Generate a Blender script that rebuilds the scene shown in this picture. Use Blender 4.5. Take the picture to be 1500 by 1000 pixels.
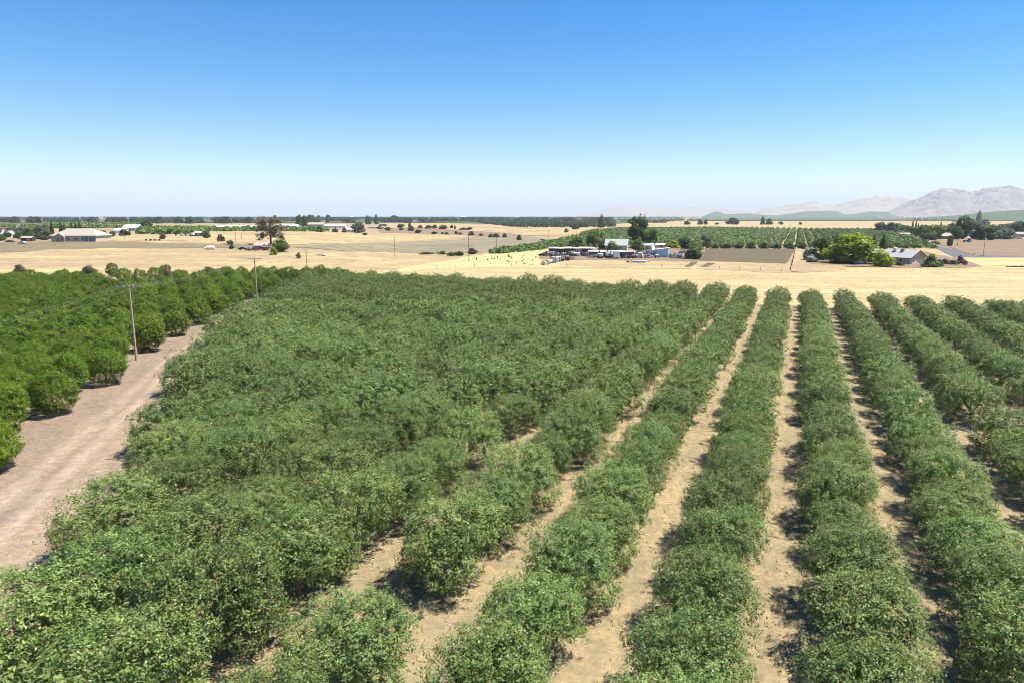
import bpy, bmesh, math, random
import numpy as np
from math import radians as R, sin, cos, tan, pi, atan2

for o in list(bpy.data.objects):
    bpy.data.objects.remove(o)
scene = bpy.context.scene
COL = scene.collection
rnd = random.Random(7)

# ------------------------------------------------------------------ camera
CAM_H, HORIZON, FPX = 20.0, 317.0, 1000.0           # metres, photo pixels (1500 x 1000)
PITCH = math.atan((500 - HORIZON) / FPX)
cd = bpy.data.cameras.new('camera'); cam = bpy.data.objects.new('camera', cd); COL.objects.link(cam)
cd.sensor_width = 36; cd.lens = 36 * FPX / 1500; cd.clip_start = 0.5; cd.clip_end = 120000
cam.location = (0, 0, CAM_H); cam.rotation_euler = (pi / 2 - PITCH, 0, 0)
scene.camera = cam
scene.render.resolution_x, scene.render.resolution_y = 1024, 682

# ------------------------------------------------------------------ light
SUN_EL, SUN_AZ = R(63), R(8)                          # azimuth: from +X (right) towards +Y (ahead)
world = bpy.data.worlds.new('World'); scene.world = world; world.use_nodes = True
wn, wl = world.node_tree.nodes, world.node_tree.links
wn.clear()
sky = wn.new('ShaderNodeTexSky'); sky.sky_type = 'NISHITA'; sky.sun_disc = False
sky.sun_elevation = SUN_EL; sky.sun_rotation = pi / 2 - SUN_AZ
sky.altitude = 120; sky.air_density = 1.0; sky.dust_density = 0.0; sky.ozone_density = 4.0
hs = wn.new('ShaderNodeHueSaturation'); hs.inputs['Saturation'].default_value = 1.52; hs.inputs['Hue'].default_value = .503
bg = wn.new('ShaderNodeBackground'); bg.inputs['Strength'].default_value = 0.076
wo = wn.new('ShaderNodeOutputWorld')
wl.new(sky.outputs[0], hs.inputs['Color']); wl.new(hs.outputs[0], bg.inputs[0]); wl.new(bg.outputs[0], wo.inputs[0])
ld = bpy.data.lights.new('sun', 'SUN'); ld.energy = 5.0; ld.angle = R(0.53); ld.color = (1.0, 0.94, 0.84)
sun = bpy.data.objects.new('sun', ld); COL.objects.link(sun)
sun.rotation_euler = (pi / 2 - SUN_EL, 0, pi / 2 + SUN_AZ)
sun.location = (60, 10, 120)
scene.cycles.volume_bounces = 0; scene.cycles.filter_width = 0.9
scene.view_settings.view_transform = 'Standard'; scene.view_settings.look = 'None'
scene.view_settings.gamma = 1; scene.view_settings.exposure = 1.1

# ------------------------------------------------------------------ terrain and pixel helpers
def sm(a, b, x):
    t = np.clip((np.asarray(x, float) - a) / (b - a), 0, 1)
    return t * t * (3 - 2 * t)
def terr(x, y):
    x = np.asarray(x, float); y = np.asarray(y, float)
    yy = np.maximum(y, 1.0); t = x / yy
    h = 6.0 * (1 - sm(-.33, -.17, t)) * sm(230, 400, y) * (1 - sm(900, 2500, y))
    h = h - 2.5 * np.exp(-((t + .13) / .07) ** 2) * np.exp(-((y - 420) / 90) ** 2)
    h = h + 5.0 * np.exp(-((t + .1) / .13) ** 2) * np.exp(-((y - 1000) / 260) ** 2)
    return h
def tz(x, y): return float(terr(x, y))
CP, SP = cos(PITCH), sin(PITCH)
_DS = np.geomspace(12, 60000, 900)
def ground_pts(px, py):
    """photo pixels -> points where their rays first meet the terrain"""
    px = np.atleast_1d(np.asarray(px, float)); py = np.atleast_1d(np.asarray(py, float))
    a = (px - 750) / FPX; b = -(py - 500) / FPX
    dx, dy, dz = a, CP + b * SP, -SP + b * CP
    dz = np.minimum(dz, -2.5e-4)
    k = _DS[None, :]
    z = CAM_H + dz[:, None] / dy[:, None] * k - terr(dx[:, None] / dy[:, None] * k, k)
    hit = z < 0
    i = np.where(hit.any(1), hit.argmax(1), len(_DS) - 1); i = np.maximum(i, 1)
    lo, hi = _DS[i - 1], _DS[i]
    for _ in range(40):
        m = (lo + hi) / 2
        zz = CAM_H + dz / dy * m - terr(dx / dy * m, m)
        lo = np.where(zz > 0, m, lo); hi = np.where(zz > 0, hi, m)
    return np.stack([dx / dy * hi, hi, terr(dx / dy * hi, hi)], 1)
def G(px, py): return ground_pts(px, py)[0]
def proj(x, y, z):
    q = np.asarray(z, float) - CAM_H
    zc = np.asarray(y, float) * CP - q * SP
    return 750 + FPX * np.asarray(x, float) / zc, 500 - FPX * (np.asarray(y, float) * SP + q * CP) / zc
def mpp(p): return (p[1] * CP + (CAM_H - p[2]) * SP) / FPX        # metres per photo pixel at a point
ROW = R(22.5)                                        # heading of every planted row on this farm
def uv2xy(u, v): return u * sin(ROW) + v * cos(ROW), u * cos(ROW) - v * sin(ROW)
def xy2uv(x, y): return x * sin(ROW) + y * cos(ROW), x * cos(ROW) - y * sin(ROW)

# ------------------------------------------------------------------ materials
def new_mat(name):
    m = bpy.data.materials.new(name); m.use_nodes = True
    n = m.node_tree.nodes; n.clear()
    return m, n, m.node_tree.links
def mix(n, l, fac, a, b, mode='MIX'):
    x = n.new('ShaderNodeMix'); x.data_type = 'RGBA'; x.blend_type = mode; x.clamp_factor = True
    for s, v in ((0, fac), (6, a), (7, b)):
        if isinstance(v, (int, float)): x.inputs[s].default_value = v
        elif isinstance(v, tuple): x.inputs[s].default_value = (*v[:3], 1)
        else: l.new(v, x.inputs[s])
    return x.outputs[2]
def ramp(n, l, src, lo, hi):
    r = n.new('ShaderNodeMapRange'); r.inputs[1].default_value = lo; r.inputs[2].default_value = hi
    l.new(src, r.inputs[0]); return r.outputs[0]
def noise(n, l, vec, scale, detail=4, rough=.55, dist=0):
    t = n.new('ShaderNodeTexNoise'); t.inputs['Scale'].default_value = scale
    t.inputs['Detail'].default_value = detail; t.inputs['Roughness'].default_value = rough
    t.inputs['Distortion'].default_value = dist
    l.new(vec, t.inputs['Vector']); return t.outputs[0]
def mapping(n, l, vec, rot=0, scale=(1, 1, 1)):
    # rotate first, then scale along the rotated axes
    a = n.new('ShaderNodeMapping'); a.inputs['Rotation'].default_value = (0, 0, rot); l.new(vec, a.inputs[0])
    b = n.new('ShaderNodeMapping'); b.inputs['Scale'].default_value = scale; l.new(a.outputs[0], b.inputs[0])
    return b.outputs[0]
def soil_mat(name, c1, c2, c3, big=.03, fine=1.2, streak=None, rot=0, streak_amt=.5, bump=.15, tracks=None):
    """earth or dry grass: broad patches, fine grain and, if asked, streaks along a heading"""
    m, n, l = new_mat(name)
    c1, c2, c3 = (tuple(x * .76 for x in q) for q in (c1, c2, c3))
    if tracks: tracks = [(a, b, c, tuple(x * .76 for x in d)) for a, b, c, d in tracks]
    tc = n.new('ShaderNodeTexCoord'); v = tc.outputs['Object']
    c = mix(n, l, ramp(n, l, noise(n, l, v, big, 5, .6, .4), .38, .6), c1, c2)
    c = mix(n, l, ramp(n, l, noise(n, l, v, big * 5.3, 6, .7, .5), .46, .68), c, c3)
    f = noise(n, l, v, fine, 6, .75)
    if streak:
        s = noise(n, l, mapping(n, l, v, rot, streak), 1, 4, .6)
        c = mix(n, l, ramp(n, l, s, .42, .66), c, mix(n, l, streak_amt, c, c3))
    if tracks:                                       # packed, paler wheel tracks along the sheet
        at = n.new('ShaderNodeAttribute'); at.attribute_name = 'across'
        wob = n.new('ShaderNodeMath'); wob.operation = 'MULTIPLY_ADD'; l.new(noise(n, l, v, .06, 3), wob.inputs[0]); wob.inputs[1].default_value = .16; l.new(at.outputs['Fac'], wob.inputs[2])
        brk = ramp(n, l, noise(n, l, v, .25, 4, .7), .25, .6)
        for pos, wd, amt, tcol in tracks:
            sb = n.new('ShaderNodeMath'); sb.operation = 'SUBTRACT'; l.new(wob.outputs[0], sb.inputs[0]); sb.inputs[1].default_value = pos + .08
            ab = n.new('ShaderNodeMath'); ab.operation = 'ABSOLUTE'; l.new(sb.outputs[0], ab.inputs[0])
            k = ramp(n, l, ab.outputs[0], wd, 0); k2 = n.new('ShaderNodeMath'); k2.operation = 'MULTIPLY'; l.new(k, k2.inputs[0]); l.new(brk, k2.inputs[1])
            k3 = n.new('ShaderNodeMath'); k3.operation = 'MULTIPLY'; l.new(k2.outputs[0], k3.inputs[0]); k3.inputs[1].default_value = amt
            c = mix(n, l, k3.outputs[0], c, tcol)
    c = mix(n, l, .8, c, mix(n, l, ramp(n, l, f, .3, .7), (.55, .55, .55), (1.22, 1.22, 1.22)), 'MULTIPLY')
    b = n.new('ShaderNodeBsdfPrincipled'); b.inputs['Roughness'].default_value = .95
    b.inputs['Specular IOR Level'].default_value = .15
    l.new(c, b.inputs['Base Color'])
    bp = n.new('ShaderNodeBump'); bp.inputs['Strength'].default_value = bump * 2; bp.inputs['Distance'].default_value = .12
    l.new(f, bp.inputs['Height']); l.new(bp.outputs[0], b.inputs['Normal'])
    o = n.new('ShaderNodeOutputMaterial'); l.new(b.outputs[0], o.inputs[0])
    return m
def leaf_mat(name, ca, cb, cc=None, cc_at=.94, rough=.42, spec=.5, trans=.28):
    """leaves: colour varies leaf by leaf (attribute tint) and tree by tree"""
    m, n, l = new_mat(name)
    at = n.new('ShaderNodeAttribute'); at.attribute_name = 'tint'
    oi = n.new('ShaderNodeObjectInfo')
    c = mix(n, l, at.outputs['Fac'], ca, cb)
    if cc:
        gt = n.new('ShaderNodeMath'); gt.operation = 'GREATER_THAN'; gt.inputs[1].default_value = cc_at
        l.new(at.outputs['Fac'], gt.inputs[0]); c = mix(n, l, gt.outputs[0], c, cc)
    h = n.new('ShaderNodeHueSaturation')
    mr = n.new('ShaderNodeMapRange'); mr.inputs[3].default_value = .8; mr.inputs[4].default_value = 1.22
    l.new(oi.outputs['Random'], mr.inputs[0]); l.new(mr.outputs[0], h.inputs['Value'])
    mr2 = n.new('ShaderNodeMapRange'); mr2.inputs[3].default_value = .488; mr2.inputs[4].default_value = .508
    fr = n.new('ShaderNodeMath'); fr.operation = 'FRACT'; ml = n.new('ShaderNodeMath'); ml.operation = 'MULTIPLY'
    ml.inputs[1].default_value = 7.31; l.new(oi.outputs['Random'], ml.inputs[0]); l.new(ml.outputs[0], fr.inputs[0])
    l.new(fr.outputs[0], mr2.inputs[0]); l.new(mr2.outputs[0], h.inputs['Hue']); l.new(c, h.inputs['Color'])
    b = n.new('ShaderNodeBsdfPrincipled'); b.inputs['Roughness'].default_value = rough
    b.inputs['Specular IOR Level'].default_value = spec; l.new(h.outputs[0], b.inputs['Base Color'])
    t = n.new('ShaderNodeBsdfTranslucent')
    tcol = mix(n, l, .5, h.outputs[0], (1.25, 1.3, .55), 'MULTIPLY'); l.new(tcol, t.inputs[0])
    s = n.new('ShaderNodeMixShader'); s.inputs[0].default_value = trans
    l.new(b.outputs[0], s.inputs[1]); l.new(t.outputs[0], s.inputs[2])
    o = n.new('ShaderNodeOutputMaterial'); l.new(s.outputs[0], o.inputs[0])
    return m
def paint_mat(name, col, rough=.7, var=.25, scale=1.5, metal=0, streak=(1, 1, 1), spec=.3):
    m, n, l = new_mat(name)
    tc = n.new('ShaderNodeTexCoord')
    f = noise(n, l, mapping(n, l, tc.outputs['Object'], 0, streak), scale, 5, .65)
    c = mix(n, l, ramp(n, l, f, .3, .75), tuple(x * (1 - var) for x in col), tuple(min(1, x * (1 + var * .6)) for x in col))
    b = n.new('ShaderNodeBsdfPrincipled'); b.inputs['Roughness'].default_value = rough
    b.inputs['Metallic'].default_value = metal; b.inputs['Specular IOR Level'].default_value = spec
    l.new(c, b.inputs['Base Color'])
    o = n.new('ShaderNodeOutputMaterial'); l.new(b.outputs[0], o.inputs[0])
    return m

M = {}
GOLD = (.52, .385, .175)
M['ground'] = soil_mat('dry_ground', (.40, .30, .175), (.45, .34, .2), (.25, .2, .13), .006, .5)
M['floor'] = soil_mat('orchard_floor', (.48, .36, .195), (.42, .32, .185), (.27, .24, .145), .16, 2.2,
                      streak=(.9, .12, 1), rot=ROW, streak_amt=.55, bump=.5)
M['mown'] = soil_mat('mown_straw', (.54, .435, .225), (.58, .47, .25), (.43, .33, .165), .012, .6,
                     streak=(.008, .2, 1), rot=R(-3), streak_amt=1.0)
M['gold'] = soil_mat('golden_grass', (.60, .475, .235), (.51, .37, .185), (.37, .28, .165), .011, .3,
                     streak=(.006, .06, 1), rot=R(4), streak_amt=.9)
M['pale'] = soil_mat('pale_grass', (.60, .51, .25), (.56, .46, .22), (.48, .38, .19), .03, .8)
M['tan'] = soil_mat('tan_soil', (.36, .26, .16), (.32, .23, .14), (.27, .2, .13), .04, .9)
M['pink'] = soil_mat('pinkish_soil', (.30, .21, .135), (.34, .24, .15), (.23, .165, .11), .05, .9, streak=(.012, .12, 1), streak_amt=.7)
M['grey'] = soil_mat('fallow_grey', (.38, .295, .18), (.30, .245, .155), (.22, .2, .13), .014, .4, streak=(.008, .07, 1), streak_amt=.9)
M['olive'] = soil_mat('olive_weeds', (.235, .19, .11), (.27, .21, .12), (.195, .17, .10), .04, .7)
M['brown'] = soil_mat('tilled_brown', (.175, .125, .075), (.15, .11, .068), (.15, .13, .065), .05, .9, streak=(.01, .3, 1), streak_amt=.7)
M['road'] = soil_mat('road_dust', (.40, .295, .205), (.345, .26, .185), (.25, .19, .14), .07, 1.6, tracks=((.5, .07, .8, (.5, .385, .28)), (.66, .07, .9, (.52, .40, .29)), (.8, .12, .7, (.48, .36, .25)), (.3, .1, .5, (.27, .2, .15))),
                     streak=(.8, .05, 1), rot=R(-14), streak_amt=.5, bump=.4)
M['track'] = soil_mat('packed_dust', (.46, .345, .24), (.42, .31, .22), (.36, .27, .19), .12, 2.0)
M['asphalt'] = soil_mat('old_asphalt', (.16, .155, .15), (.19, .18, .17), (.13, .13, .125), .1, 1.5, bump=.05)
M['field_green'] = soil_mat('green_crop', (.10, .13, .05), (.14, .15, .06), (.08, .11, .05), .004, .1)
M['pist'] = leaf_mat('pistachio_leaf', (.064, .114, .022), (.24, .318, .098), (.40, .28, .12), .955, rough=.42, spec=.2, trans=.2)
M['citrus'] = leaf_mat('citrus_leaf', (.036, .082, .004), (.17, .235, .011), rough=.42, spec=.2, trans=.18)
M['leaf_mid'] = leaf_mat('leaf_mid_green', (.065, .115, .022), (.145, .2, .045), spec=.2)
M['leaf_dark'] = leaf_mat('leaf_dark_green', (.045, .08, .022), (.105, .145, .045), spec=.15)
M['leaf_lime'] = leaf_mat('leaf_lime_green', (.17, .225, .010), (.36, .40, .03), spec=.15)
M['leaf_olive'] = leaf_mat('leaf_olive', (.07, .085, .04), (.13, .135, .065), rough=.6)
M['leaf_grey'] = leaf_mat('leaf_grey_green', (.12, .14, .09), (.19, .2, .13), rough=.6)
M['leaf_brown'] = leaf_mat('leaf_brown_dry', (.13, .105, .06), (.2, .16, .085), rough=.7)
M['leaf_white'] = leaf_mat('leaf_white_bloom', (.3, .33, .2), (.58, .6, .48), rough=.6)
M['leaf_purple'] = leaf_mat('leaf_purple', (.11, .04, .05), (.2, .09, .1), rough=.6)
M['leaf_blue'] = leaf_mat('leaf_far_wood', (.028, .048, .026), (.058, .082, .04), rough=.7, spec=.1)
M['bark'] = paint_mat('bark', (.16, .125, .095), .9, .4, 6)
M['pole'] = paint_mat('pole_wood', (.40, .32, .24), .85, .3, 4, streak=(6, 6, .6))
M['pole_dark'] = paint_mat('pole_dark_wood', (.12, .08, .06), .85, .3, 4, streak=(6, 6, .6))
M['insulator'] = paint_mat('porcelain', (.5, .5, .48), .3, .1)
M['wire'] = paint_mat('wire_metal', (.30, .30, .29), .5, .1)
M['white'] = paint_mat('white_paint', (.76, .75, .72), .6, .12)
M['roof_white'] = paint_mat('white_metal_roof', (.72, .72, .71), .45, .12, .7)
M['roof_tan'] = paint_mat('tan_shingle', (.36, .315, .265), .9, .2, 3)
M['roof_grey'] = paint_mat('grey_shingle', (.33, .325, .33), .9, .2, 3)
M['roof_green'] = paint_mat('greenish_metal_roof', (.34, .37, .34), .6, .15, 1)
M['stucco'] = paint_mat('beige_stucco', (.46, .38, .29), .9, .12, 2)
M['stucco_light'] = paint_mat('cream_stucco', (.6, .53, .43), .9, .1, 2)
M['wood_wall'] = paint_mat('weathered_board', (.27, .2, .155), .9, .35, 2)
M['fascia'] = paint_mat('brown_fascia', (.16, .11, .085), .8, .2, 2)
M['glass'] = paint_mat('window_glass', (.05, .065, .08), .12, .2, 1, spec=.6)
M['teal'] = paint_mat('teal_wall', (.10, .17, .19), .7, .2, 2)
M['blue_metal'] = paint_mat('pale_blue_metal', (.40, .53, .62), .5, .12, 1, streak=(5, 5, .5))
M['steel'] = paint_mat('grey_steel', (.42, .43, .44), .45, .25, 1, metal=.3)
M['rust'] = paint_mat('rusty_iron', (.22, .10, .06), .85, .4, 2)
M['dark'] = paint_mat('dark_scrap', (.06, .055, .055), .7, .4, 3)
M['tyre'] = paint_mat('tyre_rubber', (.03, .03, .03), .85, .2, 3)
M['red_paint'] = paint_mat('faded_red_paint', (.3, .06, .05), .5, .3, 2)
M['blue_paint'] = paint_mat('faded_blue_paint', (.12, .2, .34), .45, .2, 2)
M['green_paint'] = paint_mat('tractor_green_paint', (.09, .17, .12), .45, .2, 2)
M['silver'] = paint_mat('silver_paint', (.5, .51, .52), .35, .1, 1, metal=.2)
M['rock'] = None

# ------------------------------------------------------------------ object helpers
def tag(o, label=None, cat=None, group=None, kind=None):
    if label: o['label'] = label
    if cat: o['category'] = cat
    if group: o['group'] = group
    if kind: o['kind'] = kind
    return o
def thing(name, label, cat, loc=(0, 0, 0), rz=0, group=None, scale=None):
    o = bpy.data.objects.new(name, None); COL.objects.link(o)
    o.empty_display_size = .5; o.location = loc; o.rotation_euler = (0, 0, rz)
    if scale: o.scale = scale
    return tag(o, label, cat, group)
def link(name, me, parent=None, mat=None):
    o = bpy.data.objects.new(name, me); COL.objects.link(o); o.parent = parent
    if mat is not None:
        if len(me.materials) == 0: me.materials.append(mat)
        elif me.materials[0] != mat:
            o.material_slots[0].link = 'OBJECT'; o.material_slots[0].material = mat
    return o
def np_mesh(name, verts, faces, tint=None, smooth=False, midx=None):
    """faces: (n,3) or (n,4) integer array"""
    me = bpy.data.meshes.new(name)
    verts = np.asarray(verts, np.float32); faces = np.asarray(faces, np.int32)
    n, k = faces.shape
    me.vertices.add(len(verts)); me.vertices.foreach_set('co', verts.ravel())
    me.loops.add(n * k); me.loops.foreach_set('vertex_index', faces.ravel())
    me.polygons.add(n); me.polygons.foreach_set('loop_start', np.arange(n, dtype=np.int32) * k)
    me.polygons.foreach_set('loop_total', np.full(n, k, np.int32))
    if midx is not None: me.polygons.foreach_set('material_index', np.asarray(midx, np.int32))
    if smooth: me.polygons.foreach_set('use_smooth', np.ones(n, bool))
    me.update(calc_edges=True)
    if tint is not None:
        a = me.attributes.new('tint', 'FLOAT', 'FACE'); a.data.foreach_set('value', np.asarray(tint, np.float32))
    return me
class MB:
    """collects simple solids into one mesh"""
    def __init__(s): s.v = []; s.f = []
    def add(s, v, f):
        o = len(s.v); s.v += [tuple(map(float, p)) for p in v]; s.f += [[i + o for i in q] for q in f]; return s
    def box(s, c, d, rz=0, taper=1.0):
        hx, hy, hz = d[0] / 2, d[1] / 2, d[2] / 2; v = []
        for z, t in ((-hz, 1), (hz, taper)):
            for x, y in ((-hx, -hy), (hx, -hy), (hx, hy), (-hx, hy)):
                x, y = x * t, y * t
                v.append((c[0] + x * cos(rz) - y * sin(rz), c[1] + x * sin(rz) + y * cos(rz), c[2] + z))
        return s.add(v, [(3, 2, 1, 0), (4, 5, 6, 7), (0, 1, 5, 4), (1, 2, 6, 5), (2, 3, 7, 6), (3, 0, 4, 7)])
    def tube(s, pts, rad, n=7, caps=True):
        pts = [np.array(p, float) for p in pts]; v = []; f = []
        if not hasattr(rad, '__len__'): rad = [rad] * len(pts)
        for i, p in enumerate(pts):
            d = pts[min(i + 1, len(pts) - 1)] - pts[max(i - 1, 0)]; d /= np.linalg.norm(d) + 1e-9
            a = np.cross(d, (0, 0, 1) if abs(d[2]) < .9 else (1, 0, 0)); a /= np.linalg.norm(a); b = np.cross(d, a)
            for k in range(n):
                t = 2 * pi * k / n; v.append(p + rad[i] * (a * cos(t) + b * sin(t)))
        for i in range(len(pts) - 1):
            for k in range(n):
                k2 = (k + 1) % n; f.append((i * n + k, i * n + k2, (i + 1) * n + k2, (i + 1) * n + k))
        if caps: f += [tuple(range(n - 1, -1, -1)), tuple(range((len(pts) - 1) * n, len(pts) * n))]
        return s.add(v, f)
    def prism(s, poly, y0, y1):
        """poly in the x-z plane, extruded along y"""
        n = len(poly); v = [(x, y0, z) for x, z in poly] + [(x, y1, z) for x, z in poly]
        f = [tuple(range(n)), tuple(range(2 * n - 1, n - 1, -1))] + [(i, i + n, (i + 1) % n + n, (i + 1) % n) for i in range(n)]
        return s.add(v, f)
    def mesh(s, name, bevel=0):
        me = bpy.data.meshes.new(name); me.from_pydata(s.v, [], s.f)
        bm = bmesh.new(); bm.from_mesh(me); bmesh.ops.recalc_face_normals(bm, faces=bm.faces)
        if bevel: bmesh.ops.bevel(bm, geom=bm.edges[:], offset=bevel, segments=1, affect='EDGES', clamp_overlap=True)
        bm.to_mesh(me); bm.free(); return me
    def build(s, name, mat, parent=None, bevel=0): return link(name, s.mesh(name, bevel), parent, mat)

# ------------------------------------------------------------------ ground and fields
def axis(n, a, ext):
    k = math.asinh(ext / a); return a * np.sinh(np.linspace(-1, 1, n) * k)
gx = axis(330, 60, 60000); gy = axis(430, 90, 60000) + 150
X, Y = np.meshgrid(gx, gy); nx, ny = len(gx), len(gy)
gv = np.stack([X.ravel(), Y.ravel(), terr(X, Y).ravel() - .05], 1)
ii = (np.arange(ny - 1)[:, None] * nx + np.arange(nx - 1)[None, :]).ravel()
gf = np.stack([ii, ii + 1, ii + nx + 1, ii + nx], 1)
tag(link('ground', np_mesh('ground', gv, gf, smooth=True), None, M['ground']), kind='structure')
_lift = [0]
def polyline(pts, t):
    xs = np.array([p[0] for p in pts], float); ys = np.array([p[1] for p in pts], float)
    return np.interp(t, xs, ys)
def sheet_px(name, top, bot, mat, nx=70, ny=10, jit=.45, lift=None):
    """a field between two outlines given in photo pixels, laid on the terrain"""
    r = np.random.default_rng(len(name) * 7 + 1000 + int(top[0][0]))
    x0, x1 = max(top[0][0], bot[0][0]), min(top[-1][0], bot[-1][0])
    xs = np.linspace(x0, x1, nx); yt = polyline(top, xs); yb = polyline(bot, xs)
    yt = yt + np.convolve(r.normal(0, jit, nx + 4), np.ones(5) / 2.2, 'valid'); yb = yb + np.convolve(r.normal(0, jit, nx + 4), np.ones(5) / 2.2, 'valid')
    yb = np.maximum(yb, yt + .15)
    s = np.linspace(0, 1, ny)[:, None]
    PY = yt[None] * (1 - s) + yb[None] * s; PX = np.repeat(xs[None], ny, 0)
    P = ground_pts(PX.ravel(), PY.ravel())
    _lift[0] += 1
    lz = lift if lift is not None else .04 + .007 * _lift[0]
    P[:, 2] += lz
    i = (np.arange(ny - 1)[:, None] * nx + np.arange(nx - 1)[None]).ravel()
    f = np.stack([i + nx, i + nx + 1, i + 1, i], 1)
    return tag(link(name, np_mesh(name, P, f, smooth=True), None, M[mat]), kind='structure')
def strip_xy(name, left, right, mat, lift, n=80, m=5):
    def res(p):
        p = np.array(p, float); d = np.r_[0, np.cumsum(np.hypot(*np.diff(p, axis=0).T))]
        t = np.linspace(0, d[-1], n); return np.stack([np.interp(t, d, p[:, 0]), np.interp(t, d, p[:, 1])], 1)
    a, b = res(left), res(right); s = np.linspace(0, 1, m)[None, :, None]
    Q = (a[:, None] * (1 - s) + b[:, None] * s).reshape(-1, 2)
    P = np.c_[Q, terr(Q[:, 0], Q[:, 1]) + lift]
    i = (np.arange(n - 1)[:, None] * m + np.arange(m - 1)[None]).ravel()
    f = np.stack([i, i + 1, i + m + 1, i + m], 1)
    me = np_mesh(name, P, f, smooth=True); at = me.attributes.new('across', 'FLOAT', 'POINT'); at.data.foreach_set('value', np.tile(np.linspace(0, 1, m), n).astype(np.float32))
    return tag(link(name, me, None, M[mat]), kind='structure')

# edges beside the dirt road, metres (x, y)
EDGE_P = [(-14, 2), (-22, 20), (-26, 31), (-28, 40), (-31.5, 51.6), (-35.8, 65), (-40.5, 79.6), (-47, 106), (-54, 147), (-57.5, 192), (-60, 230)]
EDGE_C = [(-30, 25), (-37, 42), (-41.5, 55), (-44.5, 70), (-46, 79), (-51.8, 105), (-53.6, 118), (-55.4, 135), (-58.4, 159), (-61.5, 190), (-66, 240)]
U_END = 166
# orchard floor: everything right of the road up to the row ends
vs = np.linspace(-140, 190, 120)
fl, fr_ = [], []
for v in vs:
    x1, y1 = uv2xy(U_END + 2, v); fl.append((x1, y1))
P = []
for v in vs:
    for u in np.linspace(-40, U_END + 2, 40):
        x, y = uv2xy(u, v); ex = np.interp(y, [p[1] for p in EDGE_P], [p[0] for p in EDGE_P])
        if x < ex - 2: x = ex - 2
        P.append((x, y, tz(x, y) + .0))
i = (np.arange(119)[:, None] * 40 + np.arange(39)[None]).ravel()
tag(link('orchard_floor', np_mesh('orchard_floor', P, np.stack([i + 40, i + 41, i + 1, i], 1), smooth=True), None, M['floor']), kind='structure')
strip_xy('dirt_road', [(x - 5.5, y) for x, y in EDGE_C], [(x + 1.2, y) for x, y in EDGE_P], 'road', .03, 120, 24)
strip_xy('citrus_floor', [(-230, 20), (-260, 130), (-260, 222)], [(-31, 20), (-60, 130), (-66, 226)], 'tan', .012)

vv = np.linspace(-150, 190, 60); ex, ey = uv2xy(np.full(60, U_END + 1.0), vv)
lx, ly = proj(ex, ey, np.zeros(60))
o_ = np.argsort(lx); row_end = [(float(a), float(b)) for a, b in zip(lx[o_], ly[o_])]
sheet_px('golden_field', [(-300, 372), (0, 370.5), (70, 366.5), (150, 363.5), (300, 366), (420, 372), (560, 370), (650, 374), (700, 372), (800, 366)],
         [(-300, 425), (0, 412), (300, 412), (500, 410), (560, 400), (680, 393), (800, 391)], 'gold', 90, 12)
sheet_px('mown_field', [(430, 415), (500, 406), (545, 402), (640, 394), (780, 391), (1000, 393), (1160, 399), (1240, 393), (1400, 391), (1500, 389), (1900, 392)],
         [(430, 421)] + [(a, b) for a, b in row_end if 440 < a < 1900], 'mown', 110, 14, jit=.12)
sheet_px('weedy_strip', [(-300, 357), (0, 356), (70, 355), (150, 355.5), (300, 357.5), (420, 359)],
         [(-300, 373), (0, 371), (70, 367), (150, 364), (300, 364), (420, 361)], 'olive', 60, 5)
sheet_px('bare_yard', [(-100, 352), (60, 351), (150, 346), (290, 345)], [(-100, 357), (60, 356), (150, 356), (290, 358)], 'tan', 50, 4)
sheet_px('golden_slope', [(150, 346), (240, 345), (300, 339.5), (420, 339.5), (560, 341), (650, 344), (700, 346)],
         [(150, 351), (240, 356), (300, 357), (420, 359), (470, 357), (560, 356), (650, 352), (700, 350)], 'gold', 80, 6)
sheet_px('fallow_hollow', [(430, 361), (480, 358.5), (560, 356), (650, 351), (700, 347), (760, 346), (810, 352)],
         [(430, 363), (480, 366.5), (560, 369), (650, 372), (700, 371), (760, 364), (810, 358)], 'grey', 70, 6)
sheet_px('pinkish_slope', [(555, 334), (640, 335), (700, 338), (800, 338)], [(555, 341), (640, 343), (700, 346), (800, 346)], 'pink', 50, 4)
sheet_px('far_golden_rise', [(560, 327), (620, 327), (700, 329), (740, 330), (770, 333.5), (830, 335), (870, 334)],
         [(560, 334), (620, 335), (700, 339), (740, 341), (770, 345), (830, 344), (870, 338)], 'gold', 60, 5)
sheet_px('grassy_bank', [(545, 401), (620, 388), (690, 376), (720, 371.5), (800, 366), (830, 372)],
         [(545, 402), (620, 396), (690, 393.2), (720, 392.3), (800, 392.3), (830, 392.3)], 'pale', 60, 5)
sheet_px('farmyard', [(790, 373), (860, 362), (1030, 362), (1060, 376)], [(790, 381), (860, 386), (1030, 385), (1060, 380)], 'pink', 50, 5)
sheet_px('stubble_verge', [(820, 382), (1000, 383), (1160, 384), (1240, 386)], [(820, 392.5), (1000, 394.5), (1160, 401), (1240, 395)], 'gold', 50, 4)
sheet_px('tilled_plot', [(1012, 379), (1040, 365), (1090, 364.2), (1164, 365.5)], [(1012, 381), (1040, 383.5), (1090, 385), (1152, 387), (1164, 367)], 'brown', 60, 6, jit=.1)
sheet_px('tilled_patch', [(1003, 391), (1013, 384), (1022, 384.2)], [(1003, 392), (1013, 391.5), (1022, 385)], 'brown', 12, 3, jit=.05)
sheet_px('tilled_patch', [(1026, 391), (1036, 385.5), (1047, 386)], [(1026, 392), (1036, 392), (1047, 387)], 'brown', 12, 3, jit=.05)
strip_xy('farm_lane', [tuple(G(a, b)[:2]) for a, b in ((1159, 399), (1165, 366), (1171, 347))], [tuple(G(a, b)[:2]) for a, b in ((1171, 398.5), (1174, 366), (1174.5, 347))], 'gold', .3, 40, 4)
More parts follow.
